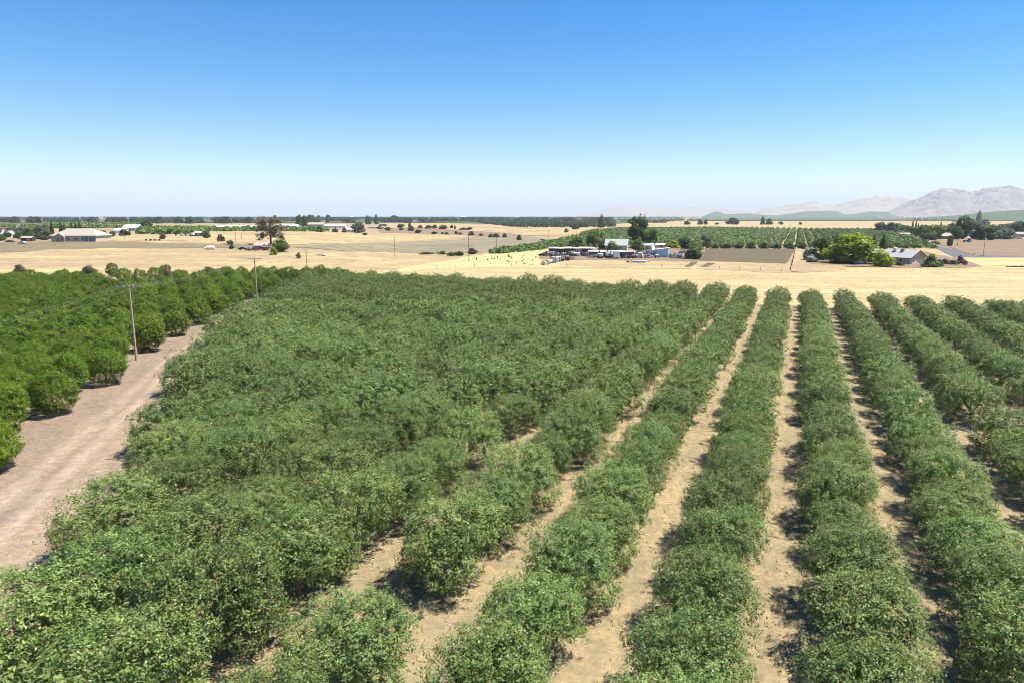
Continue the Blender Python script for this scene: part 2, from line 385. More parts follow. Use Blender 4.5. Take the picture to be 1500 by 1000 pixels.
sheet_px('house_yard', [(1180, 384), (1240, 382), (1300, 375), (1360, 371), (1420, 377), (1455, 386)],
         [(1180, 386), (1240, 391), (1300, 392.5), (1360, 392.5), (1420, 392), (1455, 389)], 'pink', 50, 5)
sheet_px('pale_verge', [(1405, 378.5), (1440, 376.5), (1600, 377)], [(1405, 380), (1440, 390), (1600, 391)], 'pale', 40, 4)
sheet_px('brown_field', [(1365, 352), (1400, 351), (1500, 349.5), (1700, 349)], [(1365, 355), (1400, 366), (1425, 374.5), (1500, 376.5), (1700, 377)], 'pink', 50, 6)
sheet_px('asphalt_road', [(1340, 344), (1352, 352), (1366, 358), (1400, 367), (1425, 375), (1600, 376.4)],
         [(1340, 345.5), (1352, 356.5), (1366, 362), (1384, 372), (1395, 377.5), (1425, 378.2), (1600, 378.2)], 'asphalt', 60, 4, jit=.05)
sheet_px('far_straw_field', [(860, 330), (960, 324.5), (1150, 324), (1290, 324), (1500, 324.5), (1700, 325)],
         [(860, 336), (960, 335), (1150, 337), (1290, 337), (1500, 334), (1700, 334)], 'gold', 60, 4, jit=.1)
sheet_px('far_green_field', [(1010, 320.5), (1200, 319.6), (1500, 319.8), (1800, 320)], [(1010, 324), (1200, 324.2), (1500, 324.4), (1800, 325)], 'field_green', 60, 4, jit=.1, lift=2.2)
sheet_px('far_plain', [(-400, 317.6), (400, 317.6), (1000, 317.6)], [(-400, 327.5), (60, 327.5), (300, 327), (560, 326.5), (700, 328), (860, 330), (1000, 324)], 'field_green', 40, 8, jit=.1, lift=1.6)
sheet_px('far_green_field', [(-200, 327), (0, 327), (80, 327.5)], [(-200, 332), (0, 332), (80, 331)], 'field_green', 30, 3, jit=.1, lift=2.0)
sheet_px('far_tan_field', [(-100, 333), (60, 331.5), (205, 329.5)], [(-100, 336), (60, 335), (205, 333.5)], 'tan', 30, 3, jit=.1, lift=1.2)
sheet_px('lane_verge', [(1340, 356), (1366, 362), (1384, 372), (1395, 377)], [(1340, 366), (1366, 373), (1384, 376), (1395, 379)], 'gold', 20, 3, jit=.1)

# ------------------------------------------------------------------ foliage meshes
def leaf_quads(C, N, size, r, asp=.5, up=.75, rand=.8):
    """one folded rhombic leaf per centre"""
    n = len(C)
    nr = N + np.array((0, 0, up)) + r.normal(0, rand * .6, (n, 3)); nr /= np.linalg.norm(nr, axis=1)[:, None] + 1e-9
    a = np.cross(nr, r.normal(0, 1, (n, 3))); a /= np.linalg.norm(a, axis=1)[:, None] + 1e-9
    b = np.cross(nr, a)
    L = (size * r.uniform(.65, 1.25, n))[:, None]; W = L * asp * .5
    p0 = C - a * L * .5; p2 = C + a * L * .5; fold = nr * L * .10
    p1 = C + b * W - a * L * .05 - fold; p3 = C - b * W - a * L * .05 - fold
    V = np.stack([p0, p1, p2, p3], 1).reshape(-1, 3)
    return V, np.arange(4 * n).reshape(n, 4)
def clump_crown(seed, n_leaf, size, lobes, per=12, spread=.22, out=.12, asp=.5, zmin=None):
    """leaves gathered in shoots over the skin of overlapping lobes; lobes: (cx,cy,cz,rx,rz)"""
    r = np.random.default_rng(seed)
    L = np.array(lobes, float); area = L[:, 3] * (L[:, 3] + L[:, 4]); k = r.choice(len(L), n_leaf * 3 // per + 10, p=area / area.sum())
    d = r.normal(0, 1, (len(k), 3)); d /= np.linalg.norm(d, axis=1)[:, None]
    rad = 1 - np.abs(r.normal(0, .16, len(k))); S = np.stack([L[k, 3], L[k, 3], L[k, 4]], 1)
    C = L[k, :3] + d * S * rad[:, None]
    q = (C[:, None] - L[None, :, :3]) / np.stack([L[:, 3], L[:, 3], L[:, 4]], 1)[None]
    depth = np.sqrt((q ** 2).sum(2)).min(1)
    ok = depth > .66
    if zmin is not None: ok &= C[:, 2] > zmin
    C, d = C[ok], d[ok]
    C, d = C[:n_leaf // per], d[:n_leaf // per]
    C = C + d * np.abs(r.normal(0, out, len(C)))[:, None]
    sh = np.repeat(np.arange(len(C)), per)
    off = r.normal(0, 1, (len(sh), 3)); off /= np.linalg.norm(off, axis=1)[:, None]; off *= (spread * r.uniform(.2, 1, len(sh)) ** .6)[:, None]
    P = C[sh] + off
    nn = d[sh] * .55 + off / spread * .5
    V, F = leaf_quads(P, nn, size, r, asp)
    t = np.clip(np.repeat(r.uniform(.1, .7, len(C)), per) + r.normal(0, .3, len(sh)), 0, .94)
    nut = r.random(len(sh)) < .028; t[nut] = 1.0
    return V, F, t
def pist_lobes(seed, rx=2.5, top=4.2):
    r = np.random.default_rng(seed + 100); lob = []
    for i in range(19):
        a = 2 * pi * i / 19 * 2.6 + r.uniform(-.4, .4); q = r.uniform(.3, 1.12) ** .6 * (rx - .85)
        z = 1.75 + (top - 2.75) * (1 - .55 * (q / (rx - .6)) ** 2.5) * r.uniform(.8, 1.08)
        lob.append((q * cos(a), q * sin(a), z + r.uniform(-.25, .35), r.uniform(.5, .92), r.uniform(.5, .85)))
    lob.append((r.uniform(-.3, .3), r.uniform(-.3, .3), top - 1.15, 1.1, .95))
    for i in range(7):
        a = r.uniform(0, 2 * pi); lob.append((cos(a) * (rx - .75), sin(a) * (rx - .75), r.uniform(1.2, 1.9), .75, .7))
    return lob
def pist_trunk(seed):
    r = np.random.default_rng(seed); m = MB()
    m.tube([(0, 0, -.1), (.03, .02, .5), (0, .04, 1.0)], [.15, .12, .12], 7)
    for k in range(5):
        a = 2 * pi * k / 5 + r.uniform(-.4, .4); e = r.uniform(1.1, 1.7)
        m.tube([(0, .04, .92), (cos(a) * .45, sin(a) * .45, 1.5), (cos(a) * e, sin(a) * e, r.uniform(2.3, 3.2))], [.085, .06, .02], 5)
    return m.mesh('pistachio_trunk')
NV = 6
PIST = {}
for lod, (n, s, per, sp) in {'a': (23000, .124, 14, .20), 'b': (10000, .18, 10, .21), 'c': (5000, .25, 7, .22)}.items():
    PIST[lod] = [np_mesh('pistachio_crown', *clump_crown(i, n, s, pist_lobes(i), per, sp, .28)) for i in range(NV)]
PTR = [pist_trunk(i) for i in range(NV)]
def citrus_lobes(seed):
    r = np.random.default_rng(seed + 300); lob = [(0, 0, 2.2, 2.45, 2.1)]
    for i in range(16):
        a = r.uniform(0, 2 * pi); e = r.uniform(-.35, 1.3)
        lob.append((cos(a) * cos(e) * 1.9, sin(a) * cos(e) * 1.9, 2.1 + sin(e) * 1.75, r.uniform(.75, 1.15), r.uniform(.7, 1.0)))
    return lob
CITR = {}
for lod, (n, s, per, sp) in {'a': (15000, .18, 12, .26), 'c': (5500, .30, 8, .3)}.items():
    CITR[lod] = [np_mesh('citrus_crown', *clump_crown(50 + i, n, s, citrus_lobes(i), per, sp, .1, zmin=.12)) for i in range(5)]
CTR = []
for i in range(3):
    m = MB(); m.tube([(0, 0, -.1), (.02, 0, .5), (0, .03, 1.3)], [.16, .14, .11], 7)
    for k in range(4):
        a = k * pi / 2 + i; m.tube([(0, 0, .9), (cos(a) * .6, sin(a) * .6, 1.7), (cos(a) * 1.2, sin(a) * 1.2, 2.6)], [.08, .06, .02], 5)
    CTR.append(m.mesh('citrus_trunk'))

# ------------------------------------------------------------------ pistachio orchard
HOLES = [(688, 668), (556, 930), (135, 850), (740, 415), (55, 905), (1430, 520), (1470, 640), (1490, 800), (860, 610)]
trees = []
r = random.Random(3)
hole_xy = [tuple(G(a, b)[:2]) for a, b in HOLES]
for vi in range(-24, 30):
    v = vi * 6.75 + 3.7
    for ui in range(2, 33):
        u = ui * 5.1 + 1.0
        if u > U_END - 1: continue
        x, y = uv2xy(u, v); x += r.uniform(-.25, .25); y += r.uniform(-.3, .3)
        if y < 14 or x < np.interp(y, [p[1] for p in EDGE_P], [p[0] for p in EDGE_P]) + (2.2 if y < 90 else 1.2): continue
        if x < -40 and y > 194: continue
        px, py = proj(x, y, 2.2)
        if px < -120 or px > 1700 or py > 1180: continue
        if any((x - a) ** 2 + (y - b) ** 2 < 2.5 ** 2 for a, b in hole_xy): continue
        trees.append((math.hypot(x, y), x, y, -60 < px < 1560 and py < 1110))
trees.sort()
ind = [t for t in trees if t[3]][:300]; rest = [t for t in trees if not t[3]] + [t for t in trees if t[3]][300:]
def size_pist(x, y):
    v = xy2uv(x, y)[1]; g = 1.0 + .19 * float(1 - sm(-26, -5, v))         # the older rows beside the road stand larger
    
    if y < 62 and v < -8: g *= .97
    if r.random() < .05: g *= .8
    return g * r.uniform(.93, 1.08), g * r.uniform(.9, 1.1)
for k, (d, x, y, _) in enumerate(ind):
    w, h = size_pist(x, y); i = r.randrange(NV)
    edge = x < np.interp(y, [p[1] for p in EDGE_P], [p[0] for p in EDGE_P]) + 7
    far = xy2uv(x, y)[0] > U_END - 7
    t = thing('pistachio_tree', 'undersized pistachio tree standing lower than its neighbours in the orchard row' if w < .9 else
              'pistachio tree at the ragged orchard edge overhanging the dirt road' if edge else 'pistachio tree closing its row beside the mown straw field' if far else
              'full-sized bushy pistachio tree with pinkish nut clusters inside the orchard rows', 'tree',
              (x, y, tz(x, y)), -ROW + r.choice((0, pi)) + r.uniform(-.25, .25), 'pistachio trees in the orchard rows', (w * .97, w * 1.13, h))
    link('trunk', PTR[i], t, M['bark'])
    link('crown', PIST['a' if d < 62 else 'b' if d < 112 else 'c'][i], t, M['pist'])
Vs, Fs, Ts, nv = [], [], [], 0
base = {}
for lod in 'bc':
    for i in range(NV):
        me = PIST[lod][i]; co = np.empty(len(me.vertices) * 3, np.float32); me.vertices.foreach_get('co', co)
        ti = np.empty(len(me.polygons), np.float32); me.attributes['tint'].data.foreach_get('value', ti)
        base[lod, i] = (co.reshape(-1, 3), ti)
for d, x, y, vis in rest:
    w, h = size_pist(x, y); i = r.randrange(NV); c, ti = base['c', i]
    if not vis and d > 130: continue
    a = r.uniform(0, 2 * pi); ca, sa = cos(a), sin(a)
    q = np.stack([(c[:, 0] * ca - c[:, 1] * sa) * w + x, (c[:, 0] * sa + c[:, 1] * ca) * w + y, c[:, 2] * h + tz(x, y)], 1)
    Vs.append(q); Fs.append(np.arange(len(q)).reshape(-1, 4) + nv); nv += len(q); Ts.append(np.clip(ti * r.uniform(.85, 1.05), 0, 1))
m_ = np_mesh('pistachio_rows', np.concatenate(Vs), np.concatenate(Fs), np.concatenate(Ts))
tag(link('pistachio_rows', m_, None, M['pist']), 'mass of green pistachio trees filling the far end of the orchard rows', 'orchard', kind='stuff')

q = np.random.default_rng(77); k = 42000
u_ = 12 + 110 * q.random(k) ** 1.5; v_ = (q.integers(-14, 22, k) + .5) * 6.75 + 3.7 + q.normal(0, .85, k)
x_, y_ = uv2xy(u_, v_); e_ = np.interp(y_, [p[1] for p in EDGE_P], [p[0] for p in EDGE_P])
patch = np.sin(u_ * .55 + v_ * 1.3) + np.sin(u_ * .21 - v_ * .7) + q.normal(0, .7, k)
ok = (x_ > e_ + 1) & (y_ > 15) & (patch > .35); x_, y_ = x_[ok], y_[ok]
hh = q.uniform(.05, .16, len(x_)); C = np.stack([x_, y_, hh * .45 + .01], 1)
V, F = leaf_quads(C, np.stack([q.normal(0, 1, len(x_)), -np.abs(q.normal(0, 1, len(x_))), np.full(len(x_), .2)], 1), .2, q, .4, .1, .9)
M['weed'] = leaf_mat('dry_weed_blades', (.20, .19, .075), (.46, .36, .19), rough=.9, spec=.05, trans=.2)
tag(link('dry_weeds', np_mesh('dry_weeds', V, F, np.clip(q.normal(.55, .3, len(F)), 0, .94)), None, M['weed']), 'dry straw-coloured weeds and litter scattered along the orchard alleys', 'weeds', kind='stuff')

k = 5000; y_ = 22 + 110 * q.random(k) ** 1.4; t_ = q.random(k)
a_ = np.interp(y_, [p[1] for p in EDGE_C], [p[0] for p in EDGE_C]) - 2; b_ = np.interp(y_, [p[1] for p in EDGE_P], [p[0] for p in EDGE_P]) + 1
t_ = np.where(q.random(k) < .7, np.where(t_ < .5, t_ ** 2 * .9, 1 - (1 - t_) ** 2 * .9), t_); x_ = a_ + (b_ - a_) * t_
C = np.stack([x_, y_, np.full(k, .05)], 1); V, F = leaf_quads(C, np.tile((0., 0., 1.), (k, 1)), .12, q, .9, .6, .6)
M['clod'] = leaf_mat('clods_and_litter', (.13, .095, .065), (.33, .25, .18), rough=.95, spec=.05, trans=.02)
tag(link('road_litter', np_mesh('road_litter', V, F, np.clip(q.normal(.4, .35, k), 0, .94)), None, M['clod']), 'loose clods and leaf litter scattered over the dirt road', 'litter', kind='stuff')

# ------------------------------------------------------------------ citrus orchard
ct = []
for vi in range(-45, 0):
    v = vi * 6.75 - 2.0
    for ui in range(-20, 60):
        u = ui * 5.6
        x, y = uv2xy(u, v)
        if y < 30 or (y > 200 and not (-93 < x < -49 and y < 215)): continue
        e = np.interp(y, [p[1] for p in EDGE_C], [p[0] for p in EDGE_C])
        if x > e - 2.4 and y < 201: continue
        px, py = proj(x, y, 2.3)
        if px < -70 or px > 700: continue
        if 160 < px < 248 and y > 178: continue
        ct.append((math.hypot(x, y), x + r.uniform(-.25, .25), y + r.uniform(-.25, .25), px))
for a, b in ((182, 413), (205, 415), (227, 412.5), (243, 408), (166, 406), (-14, 688), (4, 634)):
    q_ = G(a, b); ct.append((float(np.hypot(q_[0], q_[1])), q_[0], q_[1], a))
ct.sort()
for d, x, y, px in ct[:300]:
    w = r.uniform(.85, .97) * (.88 if 160 < px < 248 and y > 178 else 1); i = r.randrange(5)
    rim = x > np.interp(y, [p[1] for p in EDGE_C], [p[0] for p in EDGE_C]) - 7
    t = thing('citrus_tree', 'round citrus tree standing apart beyond the far edge of the grove' if 160 < px < 248 and y > 178 else
              'citrus tree leafy to the ground on the dirt road side of the grove' if rim else 'rounded bright green citrus tree packed inside the grove', 'tree', (x, y, tz(x, y)), r.uniform(0, 6.28),
              'citrus trees in the grove across the dirt road', (w, w, r.uniform(.94, 1.12)))
    link('trunk', CTR[i % 3], t, M['bark']); link('crown', CITR['a' if d < 115 else 'c'][i], t, M['citrus'])
print('pistachio', len(ind), len(rest), 'citrus', len(ct))
# ------------------------------------------------------------------ hills on the horizon
def vnoise(x, y, seed=0):
    def h(a, b): 
        q = np.sin(a * 127.1 + b * 311.7 + seed * 17.3) * 43758.5453; return q - np.floor(q)
    xi, yi = np.floor(x), np.floor(y); fx, fy = x - xi, y - yi
    fx = fx * fx * (3 - 2 * fx); fy = fy * fy * (3 - 2 * fy)
    return (h(xi, yi) * (1 - fx) + h(xi + 1, yi) * fx) * (1 - fy) + (h(xi, yi + 1) * (1 - fx) + h(xi + 1, yi + 1) * fx) * fy
def fbm(x, y, o=5, seed=0): return sum(vnoise(x * 2 ** k, y * 2 ** k, seed + k) / 2 ** k for k in range(o)) / (2 - 2 ** (1 - o))
def hill_mat(name, c1, c2, c3, sc):
    m, n, l = new_mat(name); tc = n.new('ShaderNodeTexCoord'); v = tc.outputs['Object']
    c = mix(n, l, ramp(n, l, noise(n, l, v, sc, 6, .65, .6), .4, .62), c1, c2)
    c = mix(n, l, ramp(n, l, noise(n, l, v, sc * 3.1, 6, .7, .4), .48, .66), c, c3)
    b = n.new('ShaderNodeBsdfPrincipled'); b.inputs['Roughness'].default_value = 1; b.inputs['Specular IOR Level'].default_value = 0
    l.new(c, b.inputs['Base Color']); o = n.new('ShaderNodeOutputMaterial'); l.new(b.outputs[0], o.inputs[0]); return m
HM_GOLD = hill_mat('dry_hillside', (.38, .30, .215), (.30, .23, .165), (.17, .14, .11), .0022)
HM_ROCK = hill_mat('rocky_hillside', (.34, .265, .195), (.19, .155, .125), (.06, .055, .05), .0042)
HM_GREEN = hill_mat('planted_hillside', (.07, .10, .05), (.09, .115, .06), (.055, .08, .045), .003)
def hills(name, prof, R0, dep, mat, rough=.35, nx=220, ny=60, seed=0, wl=600, flat=1.6):
    pxs = np.linspace(prof[0][0], prof[-1][0], nx); yt = polyline(prof, pxs)
    top = np.maximum((HORIZON - yt) / FPX * R0 * .93 + CAM_H, 0)
    s = np.linspace(-1, 1, ny)[:, None]
    Yv = R0 + s * dep + 0 * pxs[None]; Xv = (pxs[None] - 750) / FPX / CP * Yv
    n1 = fbm(Xv / wl, Yv / wl, 6, seed); rid = 1 - np.abs(2 * fbm(Xv / wl * 1.7 + 9, Yv / wl * 1.7, 5, seed + 9) - 1)
    base = np.clip(1 - np.abs(s) ** flat, 0, 1)
    Z = top[None] * base * np.minimum(1 - rough + rough * 1.1 * (.5 * n1 + .5 * rid) * 2 * .72, 1.1)
    Z = np.where(base <= 0, -3, Z - 1)
    P = np.stack([Xv.ravel(), Yv.ravel(), Z.ravel()], 1)
    i = (np.arange(ny - 1)[:, None] * nx + np.arange(nx - 1)[None]).ravel()
    return tag(link(name, np_mesh(name, P, np.stack([i, i + 1, i + nx + 1, i + nx], 1)), None, mat), kind='structure')
hills('far_hills', [(840, 317), (880, 307), (905, 302), (950, 306), (1000, 304), (1040, 305), (1100, 306), (1150, 303), (1200, 304), (1300, 303), (1400, 304)],
      21000, 2700, HM_GOLD, .4, 260, 40, 3, 900)
hills('dry_hills', [(1080, 317), (1110, 307), (1140, 301), (1165, 296), (1185, 297), (1205, 301), (1230, 296), (1255, 290), (1280, 288), (1305, 292), (1330, 296), (1380, 303), (1450, 312), (1500, 317)],
      16500, 2300, HM_GOLD, .6, 300, 70, 5, 620)
hills('rocky_mountain', [(1270, 317), (1300, 301), (1325, 292), (1338, 284), (1355, 278), (1375, 279), (1395, 283), (1420, 277), (1450, 274), (1470, 279), (1500, 282), (1560, 279), (1650, 290), (1800, 284), (2000, 300), (2100, 317)],
      13000, 2300, HM_ROCK, .8, 520, 140, 8, 330)
hills('planted_knolls', [(1020, 317), (1040, 309), (1052, 314), (1085, 313), (1120, 316), (1150, 312), (1170, 309), (1195, 308), (1210, 308.5), (1222, 314.5), (1238, 313), (1258, 310), (1280, 310.5), (1292, 316), (1300, 317)],
      9500, 800, HM_GREEN, .25, 160, 24, 12, 500)
hills('planted_slope', [(1340, 318), (1380, 316), (1420, 311), (1450, 308.5), (1500, 306), (1600, 302), (1800, 298), (2100, 310)],
      4800, 1200, HM_GREEN, .15, 160, 30, 15, 900)

# ------------------------------------------------------------------ generic trees, unit size (1 m tall, 1 m wide)
def unit_lobes(kind, seed):
    r = np.random.default_rng(seed + 900); L = []
    if kind == 'round':
        for i in range(22):
            a = r.uniform(0, 6.28); q = r.uniform(0, .33); L.append((cos(a) * q, sin(a) * q, r.uniform(.27, .84) - q * .3, r.uniform(.13, .22), r.uniform(.11, .17)))
    elif kind == 'shrub':
        for i in range(14):
            a = r.uniform(0, 6.28); q = r.uniform(0, .34); L.append((cos(a) * q, sin(a) * q, r.uniform(.15, .8) * (1 - q * 1.3) + .1, r.uniform(.13, .2), r.uniform(.14, .22)))
    elif kind == 'column':
        for i in range(12): z = .1 + .78 * i / 11; L.append((r.uniform(-.06, .06), r.uniform(-.06, .06), z, .42 * (1 - .75 * z ** 1.6), .13))
    elif kind == 'cone':
        for i in range(16): z = .15 + .75 * i / 15; L.append((r.uniform(-.1, .1), r.uniform(-.1, .1), z, .44 * (1.05 - z), .09))
    elif kind == 'tall':
        for i in range(17):
            a = r.uniform(0, 6.28); z = r.uniform(.3, .92); q = r.uniform(.05, .36) * (1.15 - abs(z - .6)); L.append((cos(a) * q, sin(a) * q, z, r.uniform(.1, .17), r.uniform(.06, .1)))
    elif kind == 'sparse':
        for i in range(20):
            a = r.uniform(0, 6.28); z = r.uniform(.25, .94); q = r.uniform(.1, .4) * (1.2 - abs(z - .55)); L.append((cos(a) * q, sin(a) * q, z, r.uniform(.07, .12), r.uniform(.05, .09)))
    k = {'round': 1.22, 'shrub': 1.15, 'tall': 1.3, 'sparse': 1.15}.get(kind, 1.1)
    return [(a, b, c, d * k, e * k) for a, b, c, d, e in L]
def unit_trunk(kind, seed):
    r = np.random.default_rng(seed); m = MB(); w = .035 if kind in ('tall', 'sparse', 'round') else .025
    h = {'round': .5, 'shrub': .35, 'column': .8, 'cone': .8, 'tall': .8, 'sparse': .75}[kind]
    m.tube([(0, 0, -.02), (.01, 0, h * .5), (0, .01, h)], [w, w * .75, w * .35], 6)
    if kind in ('round', 'tall', 'sparse', 'shrub'):
        for k in range(7 if kind == 'sparse' else 5):
            a = k * 1.3 + r.uniform(0, .6); z = h * r.uniform(.35, .8); e = r.uniform(.2, .34)
            m.tube([(0, 0, z), (cos(a) * e * .5, sin(a) * e * .5, z + .1), (cos(a) * e, sin(a) * e, z + r.uniform(.15, .25))], [w * .5, w * .35, w * .12], 5)
    return m.mesh(kind + '_trunk')
UNIT = {}
for kind in ('round', 'shrub', 'column', 'cone', 'tall', 'sparse'):
    for i in range(3):
        hi = clump_crown(200 + i, 8000 if kind != 'sparse' else 3000, .066, unit_lobes(kind, i), 9, .06, .03)
        lo = clump_crown(220 + i, 2000 if kind != 'sparse' else 900, .13, unit_lobes(kind, i), 6, .07, .02)
        UNIT[kind, i] = (np_mesh(kind + '_crown', *hi), np_mesh(kind + '_crown', *lo), unit_trunk(kind, i))
tr = random.Random(21)
def T(kind, px, py, w, h, mat, label, name=None, cat=None, group=None, at=None):
    """a tree or shrub whose base stands at a photo pixel; width and height in photo pixels"""
    p = G(px, py) if at is None else at
    s = mpp(p); hi, lo, tk = UNIT[kind, tr.randrange(3)]
    nm = name or ('shrub' if kind == 'shrub' else 'tree')
    t = thing(nm, label, cat or ('shrub' if kind == 'shrub' else 'tree'), tuple(p), tr.uniform(0, 6.28), group, (w * s, w * s, h * s))
    link('trunk' if kind != 'shrub' else 'stem', tk, t, M['bark'])
    link('crown' if kind != 'shrub' else 'foliage', hi if h > 13 else lo, t, M[mat])
    return t

# by the hip-roofed house
for px, h in ((77, 21), (90, 20), (95, 18), (106, 19), (112, 18), (118, 21)):
    T('column', px, 345.5, 5.5, h, 'leaf_dark', 'dark slender conifer in the row behind the hip-roofed house', 'conifer_tree', 'tree', 'conifers behind the hip-roofed house')
for px, py, w, h, mt in ((-6, 347, 22, 18, 'leaf_olive'), (22, 347, 19, 13, 'leaf_grey'), (42, 347, 17, 12, 'leaf_mid'), (59, 347, 20, 15, 'leaf_grey'), (70, 349, 16, 11, 'leaf_mid'), (11, 348, 14, 9, 'leaf_dark'),
                         (35, 351, 16, 7, 'leaf_mid'), (-30, 349, 26, 16, 'leaf_mid'), (-14, 344, 22, 14, 'leaf_grey'), (32, 345, 20, 12, 'leaf_grey'), (50, 345, 18, 11, 'leaf_mid'), (14, 343, 20, 9, 'leaf_grey'), (66, 345, 16, 14, 'leaf_mid'), (26, 349.5, 14, 8, 'leaf_dark'), (47, 349.5, 16, 9, 'leaf_mid'), (76, 350, 12, 8, 'leaf_mid'), (64, 352, 14, 5, 'leaf_olive'), (130, 343, 14, 9, 'leaf_mid'), (140, 344.5, 16, 8, 'leaf_mid'), (55, 351, 18, 7, 'leaf_olive'), (2, 353, 16, 8, 'leaf_mid')):
    T('shrub', px, py, w, h, mt, 'leafy garden bush in the thicket beside the hip-roofed house', 'garden_bush', 'bush', 'bushes beside the hip-roofed house')
T('shrub', 182, 345.5, 18, 9, 'leaf_dark', 'dark rounded bush in front of the white farm building')
T('round', 151, 346, 16, 8, 'leaf_brown', 'low brownish tree between the hip-roofed house and the white building')
T('round', 165, 347, 9, 9, 'leaf_olive', 'small olive tree just beside the white farm building')
T('round', 215, 333.5, 18, 12, 'leaf_dark', 'big dark spreading tree behind the white farm building')
T('round', 238, 351, 9, 9, 'leaf_olive', 'small olive tree alone in the bare yard', group=None)
for px in (214, 220.5, 227, 233.5): T('shrub', px, 353, 4, 3, 'leaf_dark', 'tiny dark bush on the weedy strip near the small olive tree', 'small_bush', 'bush', 'tiny dark bushes on the weedy strip')
T('round', 303, 349.5, 14, 11, 'leaf_dark', 'dark round-headed tree on the golden slope')
T('shrub', 323, 354, 13, 10, 'leaf_olive', 'olive haystack-shaped bush on the golden slope')
T('shrub', 337.5, 358.5, 10, 7.5, 'leaf_mid', 'green bush beside a slim pole on the golden slope, upper of two')
T('shrub', 339, 364.5, 9, 6, 'leaf_dark', 'dark low bush beside a slim pole, lower of two')
T('sparse', 397, 357.5, 46, 40, 'leaf_brown', 'large sparse brownish eucalyptus-like tree with open branches', 'eucalyptus_tree')
T('shrub', 412.5, 368.5, 28, 18, 'leaf_mid', 'big dark green rounded bush below the sparse brown tree')
T('shrub', 400.5, 373.5, 12, 11, 'leaf_lime', 'yellow-green bush at the foot of the big dark green bush')
T('shrub', 438, 378.5, 9, 7.5, 'leaf_brown', 'small dry brown bush alone in the golden field')
T('shrub', 28, 400, 20, 11, 'leaf_brown', 'dry brown bush at the upper edge of the citrus grove')
T('shrub', 130, 402, 22, 14, 'leaf_olive', 'feathery olive bush at the upper edge of the citrus grove')
T('shrub', 246, 413, 18, 18, 'leaf_brown', 'pale dry bush standing among the green citrus trees')
# conifers and shrubs on the far slopes
for px, h, w in ((439, 17, 11), (446, 16, 10)): T('round', px, 332.5, w, h, 'leaf_dark', 'dark bushy conifer beside the long white greenhouse', 'conifer_tree', 'tree', 'dark conifers beside the greenhouse')
for px, py, w, h in ((454, 327, 12, 12), (467, 326, 7, 11), (480, 327, 8, 12)): T('round', px, py, w, h, 'leaf_dark', 'tall dark tree behind the tan farm buildings', 'tall_tree', 'tree', 'tall trees behind the tan farm buildings')
T('shrub', 468, 340.5, 12, 9, 'leaf_mid', 'green round bush in front of the tan farm building')
T('shrub', 491, 340.5, 10, 6.5, 'leaf_olive', 'olive tan bush before the white farm buildings')
T('shrub', 505, 341, 9, 6.5, 'leaf_brown', 'reddish brown bush before the white farm buildings')
T('round', 525, 341.5, 20, 16, 'leaf_olive', 'broad olive green tree beside a pale pole', 'tree')
T('shrub', 534.5, 345, 8, 4.5, 'leaf_brown', 'low brown bush under the broad olive green tree')
for px, h, w in ((537.5, 13, 5), (541.5, 12, 5)): T('column', px, 329, w, h, 'leaf_dark', 'dark conifer spire standing in a close pair', 'conifer_tree', 'tree', 'pair of dark conifer spires')
T('cone', 551, 329, 7, 15, 'leaf_dark', 'single tall dark conifer beside the low flat-roofed building', 'conifer_tree')
T('round', 578, 326, 17, 11, 'leaf_dark', 'dark tree clump on the far edge of the golden rise', 'tree')
for px, py, w, h, mt in ((562, 332, 12, 4, 'leaf_mid'), (568.5, 338.2, 10, 6, 'leaf_dark'), (587, 334.2, 12, 7, 'leaf_olive'), (600, 333, 5, 7, 'leaf_dark'), (602, 338.4, 12, 7, 'leaf_mid'), (612.5, 341.8, 11, 6, 'leaf_dark'),
                         (616, 334.5, 9, 4, 'leaf_olive'), (628, 335, 14, 4.5, 'leaf_olive'), (637, 335, 10, 5, 'leaf_mid'), (650, 336, 15, 6, 'leaf_mid'), (662, 334.5, 6, 4.5, 'leaf_dark'), (666.5, 336, 3.5, 5, 'leaf_dark'), (680, 337, 16, 3.6, 'leaf_olive'), (688, 337, 8, 4.5, 'leaf_dark'),
                         (636, 343.3, 9, 4.5, 'leaf_dark'), (648, 343, 5, 3.5, 'leaf_olive'), (654.5, 343.8, 7, 4, 'leaf_brown'), (668, 343.6, 6, 4.5, 'leaf_dark'), (674, 344, 8, 3, 'leaf_brown'), (691, 345.5, 12, 6, 'leaf_olive'), (705, 345.6, 8, 3, 'leaf_olive'),
                         (588, 337.5, 9, 4, 'leaf_brown'), (556, 336, 8, 5, 'leaf_olive')):
    T('shrub', px, py, w, h, mt, 'scrub bush dotted over the dry rise between fields', 'scrub_bush', 'bush', 'scrub bushes on the dry rise')
for px, w in ((719, 8), (727, 16), (739, 9)): T('shrub', px, 348.2, w, 5.5, 'leaf_olive', 'flat-topped olive scrub bush in the row on the grey hollow', 'scrub_bush', 'bush', 'olive scrub bushes in a row on the grey hollow')
T('shrub', 761, 352, 10, 7, 'leaf_mid', 'lone green bush leaning on the grey hollow slope')
T('shrub', 795, 352.5, 9, 2.4, 'leaf_brown', 'very low brown bush on the grey hollow slope')
for px, py, w, h, mt in ((625, 373, 26, 3, 'leaf_olive'), (648, 373, 15, 5, 'leaf_mid'), (662, 375.5, 17, 7, 'leaf_mid'), (673, 375, 14, 8, 'leaf_mid'), (691, 372.5, 19, 8, 'leaf_olive'), (725, 371, 16, 6, 'leaf_mid')):
    T('shrub', px, py, w, h, mt, 'green bush growing along the bottom of the grassy hollow', 'scrub_bush', 'bush', 'green bushes along the hollow bottom')
